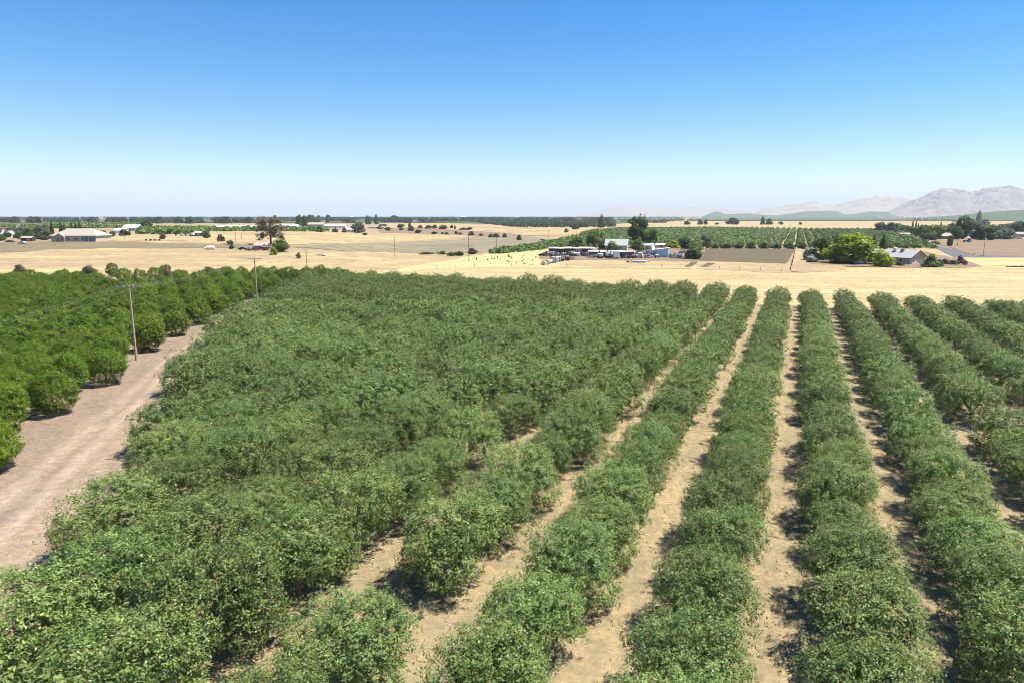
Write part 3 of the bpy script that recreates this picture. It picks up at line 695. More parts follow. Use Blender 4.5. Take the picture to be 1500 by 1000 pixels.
for k in range(34):
    px = tr.uniform(690, 800); py = tr.uniform(375 - (px - 690) * .05, 390)
    T('shrub', px, py, tr.uniform(1.2, 2.6), tr.uniform(1.2, 3.4), tr.choice(('leaf_brown', 'leaf_olive')), 'dry upright weed tuft on the pale grassy bank', 'weed_tuft', 'weed', 'weed tufts on the pale grassy bank')
# round the farmstead
T('tall', 936, 363, 40, 44, 'leaf_dark', 'tall dark eucalyptus tree with ragged crown behind the grey-roofed house', 'eucalyptus_tree')
T('tall', 955, 365, 19, 29, 'leaf_mid', 'smaller ragged tree leaning beside the tall dark eucalyptus')
T('round', 870, 362, 28, 26, 'leaf_mid', 'bushy green tree behind the long open shed')
T('shrub', 846, 364, 34, 15, 'leaf_mid', 'broad green thicket behind the long open shed', 'thicket')
T('shrub', 884, 366, 16, 12, 'leaf_olive', 'olive bush between the open sheds and the house')
T('shrub', 896, 368.5, 22, 14, 'leaf_mid', 'green bush hiding the front wall of the grey-roofed house')
T('shrub', 934, 368.5, 24, 16, 'leaf_mid', 'rounded green bush between the house and the white shed')
T('shrub', 950, 367, 12, 6, 'leaf_grey', 'grey-green bush before the white shed')
T('shrub', 985.5, 364, 21, 11, 'leaf_lime', 'bright lime green rounded bush beside the blue metal shed')
T('round', 1004, 365.5, 19, 18, 'leaf_dark', 'dark bushy tree behind the small shade tree')
T('round', 1016, 379.5, 26, 21, 'leaf_mid', 'small green shade tree at the corner of the brown plot')
T('sparse', 1034, 366.5, 20, 22, 'leaf_olive', 'airy yellowish tree behind the small shade tree')
T('shrub', 829, 341, 8, 5.5, 'leaf_mid', 'small tree-like bush on the pale ridge beyond the hedge')
T('round', 843, 336.5, 12, 10, 'leaf_dark', 'dark round tree at the foot of the far wood')
T('cone', 881, 334, 12, 20, 'leaf_dark', 'tall dark pointed tree rising from the far wood')
# on the far straw field
for px, w, h, k, lb in ((1006, 10, 7, 'shrub', 'rounded grey-green clump at the end of the far straw field'), (1025, 9, 7.5, 'shrub', 'larger of two joined dark clumps on the far straw field'),
                        (1034, 8, 7, 'shrub', 'smaller of two joined dark clumps on the far straw field'), (1050, 7, 3.6, 'shrub', 'very low brown clump on the far straw field'),
                        (1073, 19, 11, 'round', 'broad dark tree clump on the far straw field'), (1117, 7, 12, 'column', 'narrow dark tree on the far straw field'),
                        (1126, 13, 8, 'shrub', 'bushy clump beside the narrow dark tree'), (1144, 8, 5.5, 'shrub', 'small brown clump right of the bushy pair on far straw'), (1172, 6, 4, 'shrub', 'tiny lone clump on the far straw field')):
    T(k, px, 329.5, w, h, 'leaf_dark', lb)
# round the gable house
T('shrub', 1183, 380.5, 16, 20, 'leaf_white', 'tall pale flowering oleander bush beside the farm lane', 'oleander_bush')
T('shrub', 1188, 384.5, 17, 12, 'leaf_white', 'low white-flowering bush beside the farm lane', 'flowering_bush')
T('round', 1206, 381, 34, 34, 'leaf_dark', 'dark green tree behind the bright lime tree')
T('round', 1222, 379, 26, 34, 'leaf_dark', 'second dark green tree tucked behind the lime tree')
T('round', 1247, 386, 74, 46, 'leaf_lime', 'large bright lime-green spreading tree beside the gable house', 'lime_green_tree')
T('shrub', 1226, 386, 26, 18, 'leaf_mid', 'green bush under the skirts of the lime tree')
T('shrub', 1291, 390.5, 38, 19, 'leaf_lime', 'dense yellow-green shrub in front of the gable house')
T('cone', 1279.5, 368, 10, 24, 'leaf_dark', 'dark conical tree behind the gable house, nearer the lime tree')
T('cone', 1293, 368, 11, 25, 'leaf_dark', 'dark conical tree behind the middle of the gable house roof')
T('shrub', 1318, 389.5, 14, 6, 'leaf_olive', 'low olive shrub against the gable house wall')
T('cone', 1364, 391.5, 24, 20, 'leaf_mid', 'dark green pointed bush at the corner of the gable house')
T('shrub', 1375, 391, 14, 10, 'leaf_mid', 'green shrub beside the pointed bush at the house corner')
T('shrub', 1384, 387, 11, 9, 'leaf_brown', 'brown rounded shrub in the dry garden bed')
T('shrub', 1396, 388, 18, 8, 'leaf_olive', 'low olive shrub in the dry garden bed')
T('shrub', 1405.5, 386.5, 12, 11, 'leaf_purple', 'purple-leaved shrub in the dry garden bed, larger one')
T('shrub', 1413, 388.5, 8, 8, 'leaf_purple', 'purple-leaved shrub in the dry garden bed, smaller one')
for k in range(9):
    T('shrub', 1476 + k * 5, 391.5 + tr.uniform(-.4, .4), 6, 2, 'leaf_olive', 'low dark weed in the line along the mown field edge', 'weed_tuft', 'weed', 'weeds along the mown field edge')
# village trees on the right
for px, py, w, h, mt, k, lb in ((1290, 341, 19, 15, 'leaf_dark', 'round', 'dark tree at the end of the roadside grove beside the vineyard'), (1305, 341.5, 23, 15, 'leaf_dark', 'round', 'wide dark tree in the middle of the roadside grove'),
        (1321, 342, 20, 13, 'leaf_mid', 'round', 'mid-green tree closing the roadside grove'), (1313, 344, 14, 8, 'leaf_grey', 'shrub', 'grey-green bush under the roadside grove'),
        (1365, 351.5, 30, 23, 'leaf_mid', 'round', 'broad bright-topped tree beside the road pole'), (1348, 350, 18, 17, 'leaf_dark', 'round', 'dark tree left of the broad bright-topped tree'),
        (1357, 352, 24, 12, 'leaf_dark', 'shrub', 'dark thicket under the broad bright-topped tree'), (1388, 341, 22, 11, 'leaf_olive', 'round', 'olive tree behind the low tan-roofed house'),
        (1409, 350, 30, 34, 'leaf_dark', 'round', 'tallest dark tree standing over the village houses'), (1402, 351, 14, 19, 'leaf_mid', 'round', 'bright green tree at the foot of the tallest tree'),
        (1436, 351, 28, 22, 'leaf_olive', 'round', 'olive green tree beside the green tractor'), (1451, 352, 27, 22, 'leaf_mid', 'round', 'leafy tree behind the roadside power pole'),
        (1472, 351, 24, 17, 'leaf_grey', 'round', 'grey-green tree beside the small white house'), (1463, 344, 16, 14, 'leaf_brown', 'round', 'brownish tree behind the small white house'),
        (1491, 341, 30, 17, 'leaf_dark', 'round', 'wide dark tree at the end of the village'), (1391, 361, 9, 17, 'leaf_mid', 'round', 'small young tree with bare trunk on the brown field'),
        (1344, 352, 9, 7, 'leaf_purple', 'shrub', 'purple bush at the foot of the dark roadside tree'), (1515, 346, 26, 22, 'leaf_dark', 'round', 'dark tree past the last village house')):
    T(k, px, py, w, h, mt, lb)
for px, py, w, h, mt in ((1298, 340, 16, 11, 'leaf_mid'), (1330, 343, 16, 12, 'leaf_mid'), (1342, 346, 18, 14, 'leaf_mid'), (1353, 341, 18, 12, 'leaf_dark'), (1380, 339, 20, 9, 'leaf_mid'), (1397, 340, 16, 12, 'leaf_olive'), (1424, 340, 22, 13, 'leaf_dark'), (1446, 341, 26, 12, 'leaf_mid'), (1478, 340, 26, 12, 'leaf_olive'), (1506, 340, 22, 14, 'leaf_mid'), (1460, 351, 14, 9, 'leaf_mid'), (1427, 351, 10, 10, 'leaf_dark')):
    T('round', px, py, w, h, mt, 'leafy village tree filling in between the houses along the road', 'village_tree', 'tree', 'village trees between the houses')
for px, h in ((1336, 18), (1340.5, 17), (1344, 13)): T('column', px, 341, 3.2, h, 'leaf_dark', 'slim dark cypress in the trio behind the roadside grove', 'cypress_tree', 'tree', 'trio of cypresses behind the grove')
T('column', 1377.5, 338, 3, 13, 'leaf_dark', 'single slim dark cypress above the broad bright-topped tree', 'cypress_tree')
T('column', 1433, 330, 9, 21, 'leaf_grey', 'hazy grey tall tree beyond the village, rising above the green slope')
for px, w in ((1423, 12), (1443, 14)): T('round', px, 331, w, 11, 'leaf_grey', 'hazy grey tree behind the village trees', 'far_tree', 'tree', 'hazy grey trees behind the village')

# ------------------------------------------------------------------ orchard block and vineyard beyond the farmstead
def in_poly(x, y, poly):
    x = np.asarray(x); y = np.asarray(y); c = np.zeros(x.shape, bool); j = len(poly) - 1
    for i in range(len(poly)):
        (xi, yi), (xj, yj) = poly[i], poly[j]
        c ^= ((yi > y) != (yj > y)) & (x < (xj - xi) * (y - yi) / (yj - yi + 1e-12) + xi); j = i
    return c
def mass(name, P, w, h, mat, label, cat, n=24, seed=1, leaf=.34, zlo=.12):
    """many small crowns in one mesh; P: positions, w/h: size arrays"""
    r = np.random.default_rng(seed); P = np.asarray(P); k = len(P)
    d = r.normal(0, 1, (k, n, 3)); d /= np.linalg.norm(d, axis=2)[..., None]; d[..., 2] = np.abs(d[..., 2]) * 1.0 - .15
    w = np.broadcast_to(w, (k,)) * r.uniform(.8, 1.2, k); h = np.broadcast_to(h, (k,)) * r.uniform(.8, 1.2, k)
    C = P[:, None] + np.stack([d[..., 0] * w[:, None] / 2, d[..., 1] * w[:, None] / 2, (zlo + (d[..., 2] + .15) * (1 - zlo) * .85) * h[:, None]], 2) * r.uniform(.7, 1, (k, n))[..., None] ** np.array((1, 1, 0))
    sz = np.repeat(np.maximum(w, h * .7) * leaf, n)
    V, F = leaf_quads(C.reshape(-1, 3), d.reshape(-1, 3), 1.0, r, .75, .3, .6)
    ctr = C.reshape(-1, 1, 3); V = (ctr + (V.reshape(-1, 4, 3) - ctr) * sz[:, None, None]).reshape(-1, 3)
    t = np.clip(np.repeat(r.uniform(.1, .8, k), n) + r.normal(0, .2, k * n), 0, .94)
    return tag(link(name, np_mesh(name, V, F, t), None, M[mat]), label, cat, kind='stuff')
BLOCK = [(868, 352), (850, 345), (862, 340), (905, 336), (1040, 335), (1140, 336.5), (1290, 338), (1330, 344), (1368, 365), (1300, 364), (1182, 364), (1035, 364), (980, 362), (900, 360)]
pts = []
for vi in range(-80, 120):
    v = vi * 7.6 + 2
    u = np.arange(300, 1500, 4.6); x, y = uv2xy(u, np.full_like(u, v)); z = terr(x, y)
    px, py = proj(x, y, z); ok = in_poly(px, py, BLOCK)
    # front trees are built one by one below; leave out the wider alleys
    for a, b, c_ in zip(x[ok], y[ok], z[ok]): pts.append((a, b, c_))
pts = np.array(pts)
M['leaf_block'] = leaf_mat('leaf_orchard_block', (.055, .10, .03), (.115, .165, .05), rough=.6, spec=.2)
mass('orchard_block', pts, 6.0, 3.5, 'leaf_block', 'far block of green orchard rows beyond the farmstead and brown plot', 'orchard', 14, 5, .42)
for k in range(8):
    T('shrub', 1047 + k * 18.3, 364.2 + k * .1, 15, 8.5, 'leaf_block', 'rounded dark green fruit tree at the front of the far rows', 'fruit_tree', 'tree', 'front trees of the far orchard rows')
HEDGE = [(716, 372), (735, 367.5), (760, 364.5), (800, 357), (830, 350), (850, 346), (880, 350), (880, 363), (800, 363.5), (790, 366), (760, 369.5), (735, 372)]
q = np.random.default_rng(4); hx = q.uniform(716, 880, 3000); hy = q.uniform(345, 373, 3000); ok = in_poly(hx, hy, HEDGE)
mass('vine_hedge', ground_pts(hx[ok], hy[ok]), 5, 2.6, 'leaf_mid', 'low green vineyard strip curving down behind the farmstead', 'vineyard', 14, 6, .4)
# belts of trees across the plain
def belt(a, b, y0, y1, n, seed): 
    q = np.random.default_rng(seed); x = q.uniform(a, b, n); y = y0 + (y1 - y0) * q.random(n) ** 1.3; return ground_pts(x, y)
def clustered(a, b, y0, y1, n, seed, grp=40):
    q = np.random.default_rng(seed); cx = q.uniform(a, b, grp); cy = q.uniform(y0, y1, grp); k = q.integers(0, grp, n)
    return ground_pts(cx[k] + q.normal(0, (b - a) / grp * .5, n), np.clip(cy[k] + q.normal(0, .15, n), y0, y1))
P = np.concatenate([belt(-250, 1000, 318.4, 320.6, 3400, 1), clustered(-250, 900, 319.3, 322.5, 5200, 2, 260), clustered(-250, 620, 321.5, 328, 3600, 3, 190), clustered(560, 900, 321, 326.5, 1800, 4, 80), belt(1000, 1800, 318.3, 319.8, 900, 5)])
mass('distant_woods', P, 15, 15, 'leaf_blue', 'hazy belt of far-off trees along the flat horizon', 'woodland', 16, 7, .4)
P = np.concatenate([belt(690, 900, 325, 333.5, 1100, 8), clustered(720, 1000, 322, 327, 300, 9, 22), clustered(1290, 1700, 319.5, 324, 260, 10, 20)])
P = P[proj(P[:, 0], P[:, 1], P[:, 2])[1] < 326 + np.clip((proj(P[:, 0], P[:, 1], P[:, 2])[0] - 690) * .12, 0, 8)]
mass('valley_wood', P, 11, 8, 'leaf_blue', 'green wood filling the shallow valley beyond the golden rise', 'woodland', 18, 8, .4)
P = np.concatenate([belt(202, 300, 337, 343.5, 260, 11), belt(262, 432, 337.4, 339.4, 220, 12), belt(-60, 205, 333.5, 334.8, 160, 13), belt(60, 205, 329, 329.8, 120, 14), belt(432, 480, 338, 339.4, 50, 15)])
mass('grove_belt', P, 7.0, 4.6, 'leaf_mid', 'dark green citrus belt crossing the plain behind the golden slope', 'grove', 18, 9, .4)

# ------------------------------------------------------------------ power poles and wires
def pole(px, py, hpx, label, arm=2.6, mat='pole', rz=None, at=None, h=None, rad=.15, arms=1):
    p = G(px, py) if at is None else np.array(at, float); h = h or hpx * mpp(p)
    t = thing('utility_pole', label, 'utility pole', tuple(p), ARM_RZ if rz is None else rz)
    MB().tube([(0, 0, -.3), (0, 0, h * .5), (0, 0, h)], [rad, rad * .85, rad * .65], 9).build('post', M[mat], t)
    for a in range(arms):
        za = h - .3 - a * 1.3
        c = MB().box((0, -.19, za), (arm, .12, .14)).build('crossarm', M[mat], t)
        for sx in (-1, 1): MB().tube([(sx * arm * .3, -.2, za - .05), (0, -.16, za - .85)], .03, 5).build('brace', M[mat], t)
        for sx in (-.47, -.2, .2, .47): MB().tube([(sx * arm, -.19, za + .07), (sx * arm, -.19, za + .16), (sx * arm, -.19, za + .28)], [.03, .07, .035], 7).build('insulator', M['insulator'], c)
    return t, p, h
ARM_RZ = R(8)
P1 = G(200, 528); P2 = G(377, 442); dirp = (P2 - P1); P0 = P1 - dirp * 1.0; P3 = P2 + dirp * .98
P0[2] = tz(P0[0], P0[1]); P3[2] = tz(P3[0], P3[1])
lb = ['weathered utility pole outside the near end of the citrus grove', 'tall weathered pole with braced crossarm at the dirt road edge', 'utility pole with bare T crossarm where the dirt road narrows', 'utility pole beyond the orchard corner at the end of the citrus']
tops = []
for i, (pp, hh) in enumerate(((P0, 10.6), (P1, 10.6), (P2, 10.4), (P3, 10.0))):
    _, pq, h = pole(0, 0, 0, lb[i], 3.2, 'pole', ARM_RZ, pp, hh, .17); tops.append((pq, h))
def wire(a, b, label, sag=1.1, rad=.006, group=None):
    a, b = np.array(a), np.array(b); ts = np.linspace(0, 1, 18)
    pts_ = [tuple(a * (1 - t) + b * t - np.array((0, 0, sag * 4 * t * (1 - t))) - a) for t in ts]
    o = MB().tube(pts_, rad, 4).build('power_wire', M['wire']); o.location = tuple(a)
    return tag(o, label, 'wire', group)
for i in range(3):
    for sx, nm in ((-.47, 'field-side'), (-.2, 'inner field-side'), (.47, 'orchard-side')):
        ends = []
        for pq, h in (tops[i], tops[i + 1]):
            ox = sx * 3.2; ends.append((pq[0] + ox * cos(ARM_RZ) + .19 * sin(ARM_RZ), pq[1] + ox * sin(ARM_RZ) - .19 * cos(ARM_RZ), pq[2] + h - .3 + .28))
        wire(ends[0], ends[1], '%s overhead wire strung between %s' % (nm, ('the near pole and the braced pole', 'the braced pole and the T pole', 'the T pole and the last citrus pole')[i]))
for px, py, hp, arm, mt, lb_ in ((687, 384, 41, 0, 'pole_dark', 'dark slim pole on the pale grassy bank'), (727, 369, 27, 0, 'pole_dark', 'dark pole standing in front of the olive scrub row'),
        (578.5, 375.5, 31, 0, 'pole', 'thin pale pole on the golden field beside the grey hollow'), (804, 357, 19, 2.6, 'pole_dark', 'dark pole with crossarm rising from the vineyard strip'),
        (844, 352, 14, 0, 'pole_dark', 'thin dark pole at the upper end of the vineyard strip'), (346.5, 366, 25, 0, 'pole', 'slim pale pole beside two dark bushes'),
        (354, 351, 17, 1.6, 'pole', 'small pole with short crossarm on the upper golden slope'), (182.5, 351, 26, 2.6, 'pole', 'pale pole with crossarm in front of the white farm building'),
        (522, 344, 15, 0, 'pole', 'pale pole before the broad olive green tree'), (1127, 364, 33, 0, 'pole_dark', 'tall dark pole in the front alley of the far orchard'),
        (1157.5, 336, 9, 0, 'pole_dark', 'short dark post at the far edge of the orchard block'), (1440, 376.5, 35, 2.0, 'pole', 'tall roadside pole in front of the village trees'),
        (1358, 355, 20, 0, 'pole_dark', 'dark pole at the bend of the asphalt road'), (1402.5, 360.5, 15, 0, 'pole_dark', 'short dark post on the brown field beside the young tree'),
        (1336, 349, 17, 0, 'pole', 'thin pale pole beside the cypress trio'), (370.5, 332, 7, 0, 'insulator', 'white mast behind the long greenhouse'), (286.5, 332.5, 8, 0, 'insulator', 'white mast at the end of the far grove'),
        (204, 334, 8, 0, 'insulator', 'white mast beside the big dark spreading tree'), (208, 326, 10, 0, 'insulator', 'taller white mast behind the big dark tree'), (133.5, 337, 10, 0, 'insulator', 'white mast behind the hip-roofed house')):
    p = G(px, py); h = hp * mpp(p)
    if arm: pole(px, py, hp, lb_, arm, mt, 0)
    else:
        t = thing('slim_pole', lb_, 'pole', tuple(p))
        MB().tube([(0, 0, -.2), (0, 0, h * .5), (0, 0, h)], [.16, .14, .1], 8).build('post', M[mt], t)
        MB().tube([(0, 0, h), (0, 0, h + .12)], [.13, .05], 8).build('cap', M['steel'], t)

# ------------------------------------------------------------------ buildings
def gable_house(name, label, cat, loc, rz, L, W, hw, hr, wall, roof, over=.5, wins=(), doors=(), fascia=None, chimney=None):
    """ridge along local x; windows/doors: (side 'f','b','l','r', offset, width, height, sill)"""
    t = thing(name, label, cat, tuple(loc), rz)
    a, b = L / 2, W / 2
    MB().add([(-a, -b, -.3), (a, -b, -.3), (a, b, -.3), (-a, b, -.3), (-a, -b, hw), (a, -b, hw), (a, b, hw), (-a, b, hw), (-a, 0, hw + hr), (a, 0, hw + hr)],
             [(0, 1, 5, 4), (2, 3, 7, 6), (1, 2, 6, 9, 5), (3, 0, 4, 8, 7), (3, 2, 1, 0), (4, 5, 9, 8), (6, 7, 8, 9)]).build('wall', wall, t)
    k = hr / b; th = .16; rf = None
    for s in (-1, 1):
        y0, z0 = s * (b + over), hw - k * over + .05; y1, z1 = 0, hw + hr + .05; A = a + over
        o = MB().add([(-A, y0, z0), (A, y0, z0), (A, y1, z1), (-A, y1, z1), (-A, y0, z0 + th), (A, y0, z0 + th), (A, y1, z1 + th), (-A, y1, z1 + th)],
                 [(0, 1, 2, 3), (7, 6, 5, 4), (0, 4, 5, 1), (1, 5, 6, 2), (2, 6, 7, 3), (3, 7, 4, 0)]).build('roof_slope', roof, t); rf = rf or o
        if fascia:
            MB().box((0, y0 + s * .03, z0 + th / 2), (2 * A, .05, .22)).build('fascia', fascia, o)
    openings(t, a, b, wins, doors)
    return t, rf
def openings(t, a, b, wins, doors):
    def put(side, off, w, h, z, nm, mat):
        th = .08
        c = {'f': (off, -b - .02, z + h / 2), 'b': (off, b + .02, z + h / 2), 'l': (-a - .02, off, z + h / 2), 'r': (a + .02, off, z + h / 2)}[side]
        d = (w, th, h) if side in 'fb' else (th, w, h)
        o = MB().box(c, d).build(nm, mat, t)
        fr = MB(); e = .09
        for sx, sz, ww, hh in ((0, h / 2 + e / 2, w + 2 * e, e), (0, -h / 2 - e / 2, w + 2 * e, e), (w / 2 + e / 2, 0, e, h), (-w / 2 - e / 2, 0, e, h)):
            if side in 'fb': fr.box((c[0] + sx, c[1], c[2] + sz), (ww, th + .05, hh))
            else: fr.box((c[0], c[1] + sx, c[2] + sz), (th + .05, ww, hh))
        fr.build('frame', M['white'], o)
    for s, o_, w, h, z in wins: put(s, o_, w, h, z, 'window', M['glass'])
    for s, o_, w, h, z in doors: put(s, o_, w, h, z, 'door', M['wood_wall'])
def hip_house(name, label, loc, rz, L, W, hw, hr, wall, roof, over=.7, wins=(), doors=()):
    t = thing(name, label, 'house', tuple(loc), rz); a, b = L / 2, W / 2
    MB().box((0, 0, hw / 2 - .15), (L, W, hw + .3)).build('wall', wall, t)
    A, B, q = a + over, b + over, a - b * .75
    MB().add([(-A, -B, hw - .05), (A, -B, hw - .05), (A, B, hw - .05), (-A, B, hw - .05), (-A, -B, hw + .15), (A, -B, hw + .15), (A, B, hw + .15), (-A, B, hw + .15), (-q, 0, hw + hr), (q, 0, hw + hr)],
             [(3, 2, 1, 0), (0, 1, 5, 4), (1, 2, 6, 5), (2, 3, 7, 6), (3, 0, 4, 7), (4, 5, 9, 8), (5, 6, 9), (6, 7, 8, 9), (7, 4, 8)]).build('roof', roof, t)
    openings(t, a, b, wins, doors); return t
def place(px, py, back=0):
    p = G(px, py).copy(); p[1] += back; p[2] = tz(p[0], p[1]); return p

# hip-roofed house on the rise
p = place(109, 354.3, 7); s = mpp(p); L = 64 * s
t = hip_house('hip_roof_house', 'large tan hip-roofed house with porch gable on the rise', p, 0, L, 15, 3.1, 4.0, M['stucco'], M['roof_tan'],
              wins=[('f', -3, 1.8, 1.3, .9), ('f', 1.5, 2.2, 1.3, .9), ('f', 5.2, 1.6, 1.3, .9), ('f', -6.5, 1.2, 1.3, .9)], doors=[('f', -8.6, 1.2, 2.1, .02)])
g = MB(); g.add([(-9.9, -9.4, 2.7), (-3.9, -9.4, 2.7), (-6.9, -9.4, 4.7), (-9.9, -3, 2.7), (-3.9, -3, 2.7), (-6.9, -1, 4.7)], [(0, 1, 2), (3, 5, 4), (1, 4, 5, 2), (0, 2, 5, 3), (0, 3, 4, 1)]).build('porch_roof', M['roof_tan'], t)
for x in (-9.7, -4.1): MB().box((x, -9.1, 1.3), (.35, .35, 2.8)).build('porch_column', M['stucco'], t)
MB().box((L / 2 - 3.6, -7.75, 1.2), (7.0, .5, 2.6)).build('garage_panel', M['teal'], t)
for k in range(3): MB().box((L / 2 - 6.2 + k * 2.4, -8.02, 1.25), (.12, .06, 2.4)).build('panel_post', M['white'], t)
MB().tube([(2, 2, 6.0), (2, 2, 7.6)], .12, 7).build('vent_pipe', M['steel'], t)
# white farm building behind it
p = place(187, 339, 10); s = mpp(p)
gable_house('white_farm_building', 'long white metal farm building with bright roof beyond the house', 'building', p, 0, 22 * s, 11, 3.2, 2.6, M['white'], M['roof_white'], .4, wins=[('f', -4, 2, 1.2, 1.2), ('f', 3, 2, 1.2, 1.2)], doors=[('f', 0, 2.2, 2.3, .02)])
p = place(172, 342, 6); gable_house('white_farm_shed', 'lower white shed joined in front of the white farm building', 'shed', p, R(8), 15 * mpp(p), 7, 2.2, 1.6, M['white'], M['roof_white'], .3, doors=[('f', 1, 2.2, 1.9, .02)])
p = place(5, 348, 5); gable_house('white_cottage', 'small white cottage half hidden by the bushes', 'house', p, R(10), 12 * mpp(p), 6, 2.4, 1.6, M['white'], M['roof_white'], .4, wins=[('f', 1, 1.2, 1, .9)], doors=[('f', -1.5, 1, 2, .02)])
# grey-roofed farmhouse
p = place(906, 367, 7); s = mpp(p)
gable_house('grey_roof_farmhouse', 'farmhouse with pale grey-green gable roof and white eaves below the eucalyptus', 'house', p, R(-14), 31 * s, 9, 3.0, 3.3, M['stucco_light'], M['roof_green'], .6,
            wins=[('f', -2.6, 1.6, 1.2, .9), ('f', 2.2, 1.6, 1.2, .9), ('r', 0, 1.6, 1.2, .9)], doors=[('f', 0, 1, 2.1, .02)], fascia=M['white'])
p = place(950, 366, 6); gable_house('white_shed', 'bright white metal shed beside the rounded green bush', 'shed', p, R(-30), 20 * mpp(p), 6, 2.4, 1.2, M['white'], M['roof_white'], .3, doors=[('f', 1, 2, 2, .02)])
p = place(967, 364, 9); gable_house('long_low_shed', 'long low pale roofed shed behind the blue metal shed', 'shed', p, 0, 24 * mpp(p), 5, 1.8, .6, M['stucco_light'], M['roof_white'], .3, doors=[('f', 2, 1.6, 1.6, .02)])
# blue metal shed with ribbed doors
p = place(970, 377.6, 3.4); s = mpp(p); t = thing('blue_metal_shed', 'pale blue metal shed with ribbed sliding doors', 'shed', tuple(p), R(-18))
MB().add([(-3.9, -3, -.2), (3.9, -3, -.2), (3.9, 3, -.2), (-3.9, 3, -.2), (-3.9, -3, 3.6), (3.9, -3, 4.5), (3.9, 3, 4.5), (-3.9, 3, 3.6)], [(3, 2, 1, 0), (4, 5, 6, 7), (0, 1, 5, 4), (1, 2, 6, 5), (2, 3, 7, 6), (3, 0, 4, 7)]).build('wall', M['blue_metal'], t)
MB().add([(-4.2, -3.3, 3.6), (4.2, -3.3, 4.62), (4.2, 3.3, 4.62), (-4.2, 3.3, 3.6), (-4.2, -3.3, 3.72), (4.2, -3.3, 4.74), (4.2, 3.3, 4.74), (-4.2, 3.3, 3.72)], [(3, 2, 1, 0), (4, 5, 6, 7), (0, 1, 5, 4), (1, 2, 6, 5), (2, 3, 7, 6), (3, 0, 4, 7)]).build('roof', M['roof_white'], t)
MB().box((-2.9, -3.05, 1.4), (1.2, .1, 2.8)).build('door', M['teal'], t)
for k in range(7): MB().box((-1.6 + k * .8, -3.04, 1.9), (.1, .1, 3.6)).build('rib', M['white'], t)
def open_shed(name, label, px, py, wpx, dep, h, mat_roof, seed, rz=0, bays=6, wallbays=()):
    p = place(px, py, dep / 2); L = wpx * mpp(p); t = thing(name, label, 'shed', tuple(p), rz)
    r_ = random.Random(seed)
    nb = 9; x0 = -L / 2 - .4; wd = (L + .8) / nb
    for k in range(nb):                              # patched roof: each metal sheet sits a little differently
        xa, xb = x0 + k * wd, x0 + (k + 1) * wd - .05; e, dz, ov = r_.uniform(-.06, .06), r_.uniform(-.12, .1), r_.uniform(.1, .8)
        za, zb = h + dz, h + .5 + dz
        MB().add([(xa, -dep / 2 - ov, za), (xb, -dep / 2 - ov, za + e), (xb, dep / 2, zb + e), (xa, dep / 2, zb), (xa, -dep / 2 - ov, za + .1), (xb, -dep / 2 - ov, za + e + .1), (xb, dep / 2, zb + e + .1), (xa, dep / 2, zb + .1)],
                 [(3, 2, 1, 0), (4, 5, 6, 7), (0, 1, 5, 4), (1, 2, 6, 5), (2, 3, 7, 6), (3, 0, 4, 7)]).build('roof_sheet', M[r_.choice((mat_roof, mat_roof, 'steel', 'stucco_light', 'roof_tan'))], t)
    MB().box((0, dep / 2 - .1, h / 2), (L, .12, h)).build('back_wall', M['wood_wall'], t)
    for k in range(bays + 1): MB().box((-L / 2 + L * k / bays, -dep / 2 + .1, h / 2 - .1), (.16, .16, h)).build('post', M['pole_dark'], t)
    for k in wallbays: MB().box((-L / 2 + L * (k + .5) / bays, -dep / 2 + .3, h / 2 - .05), (L / bays * .92, .1, h - .1)).build('front_panel', M['stucco_light'], t)
    return p, L
pa, La = open_shed('open_shed', 'long open-fronted shed with white metal roof crowded with scrap', 838, 374, 66, 6, 3.4, 'roof_white', 1, R(1), 7, (4,))
pb, Lb = open_shed('open_shed', 'lower open-fronted shed in front of the farmhouse full of junk', 897, 377.5, 66, 5, 2.7, 'roof_white', 2, R(-2), 7, ())
p = place(903.5, 379.5, .8); t = thing('white_box_trailer', 'tall white box trailer parked against the lower open shed', 'trailer', tuple(p), R(-6))
MB().box((0, 0, 2.05), (3.0, 2.2, 3.1)).build('box', M['white'], t, .05); MB().box((0, 0, .42), (3.0, 1.9, .16)).build('chassis', M['dark'], t)
for sx in (-1, 1): MB().tube([(.3 * sx, -1.14, .36), (.3 * sx, -.95, .36)], .36, 12).build('wheel', M['tyre'], t)
# gable house on the right
C0 = G(1332, 388); aa = R(-57); W, L = 12.5, 20.0
ux, uy = cos(aa), sin(aa)                         # long axis, towards the gable end
ctr = C0 + np.array((-ux * L / 2 - uy * W / 2, -uy * L / 2 + ux * W / 2, 0)); ctr[2] = tz(ctr[0], ctr[1])
t, rf = gable_house('gable_house', 'beige house with grey gable roof and two rooftop coolers', 'house', ctr, aa, L, W, 2.9, 2.7, M['stucco'], M['roof_grey'], .8,
                    wins=[('f', 6.2, 1.5, 1.2, .9), ('f', 1.5, 1.8, 1.2, .9), ('f', -5, 1.8, 1.2, .9), ('r', -3.2, 1.0, 1.0, 1.1)], doors=[('f', -1.6, 1.0, 2.1, .02)], fascia=M['fascia'])
MB().box((L / 2 + .03, 0, 1.1), (.05, 9, 2.2)).build('garage_door', M['stucco_light'], t)
for s_ in (-1, 1):
    MB().add([(L / 2 + .83, s_ * (W / 2 + .8), 2.5), (L / 2 + .83, 0, 5.62), (L / 2 + .83, 0, 5.9), (L / 2 + .83, s_ * (W / 2 + .8), 2.8), (L / 2 + .9, s_ * (W / 2 + .8), 2.5), (L / 2 + .9, 0, 5.62), (L / 2 + .9, 0, 5.9), (L / 2 + .9, s_ * (W / 2 + .8), 2.8)],
             [(3, 2, 1, 0), (4, 5, 6, 7), (0, 1, 5, 4), (1, 2, 6, 5), (2, 3, 7, 6), (3, 0, 4, 7)]).build('barge_board', M['fascia'], t)
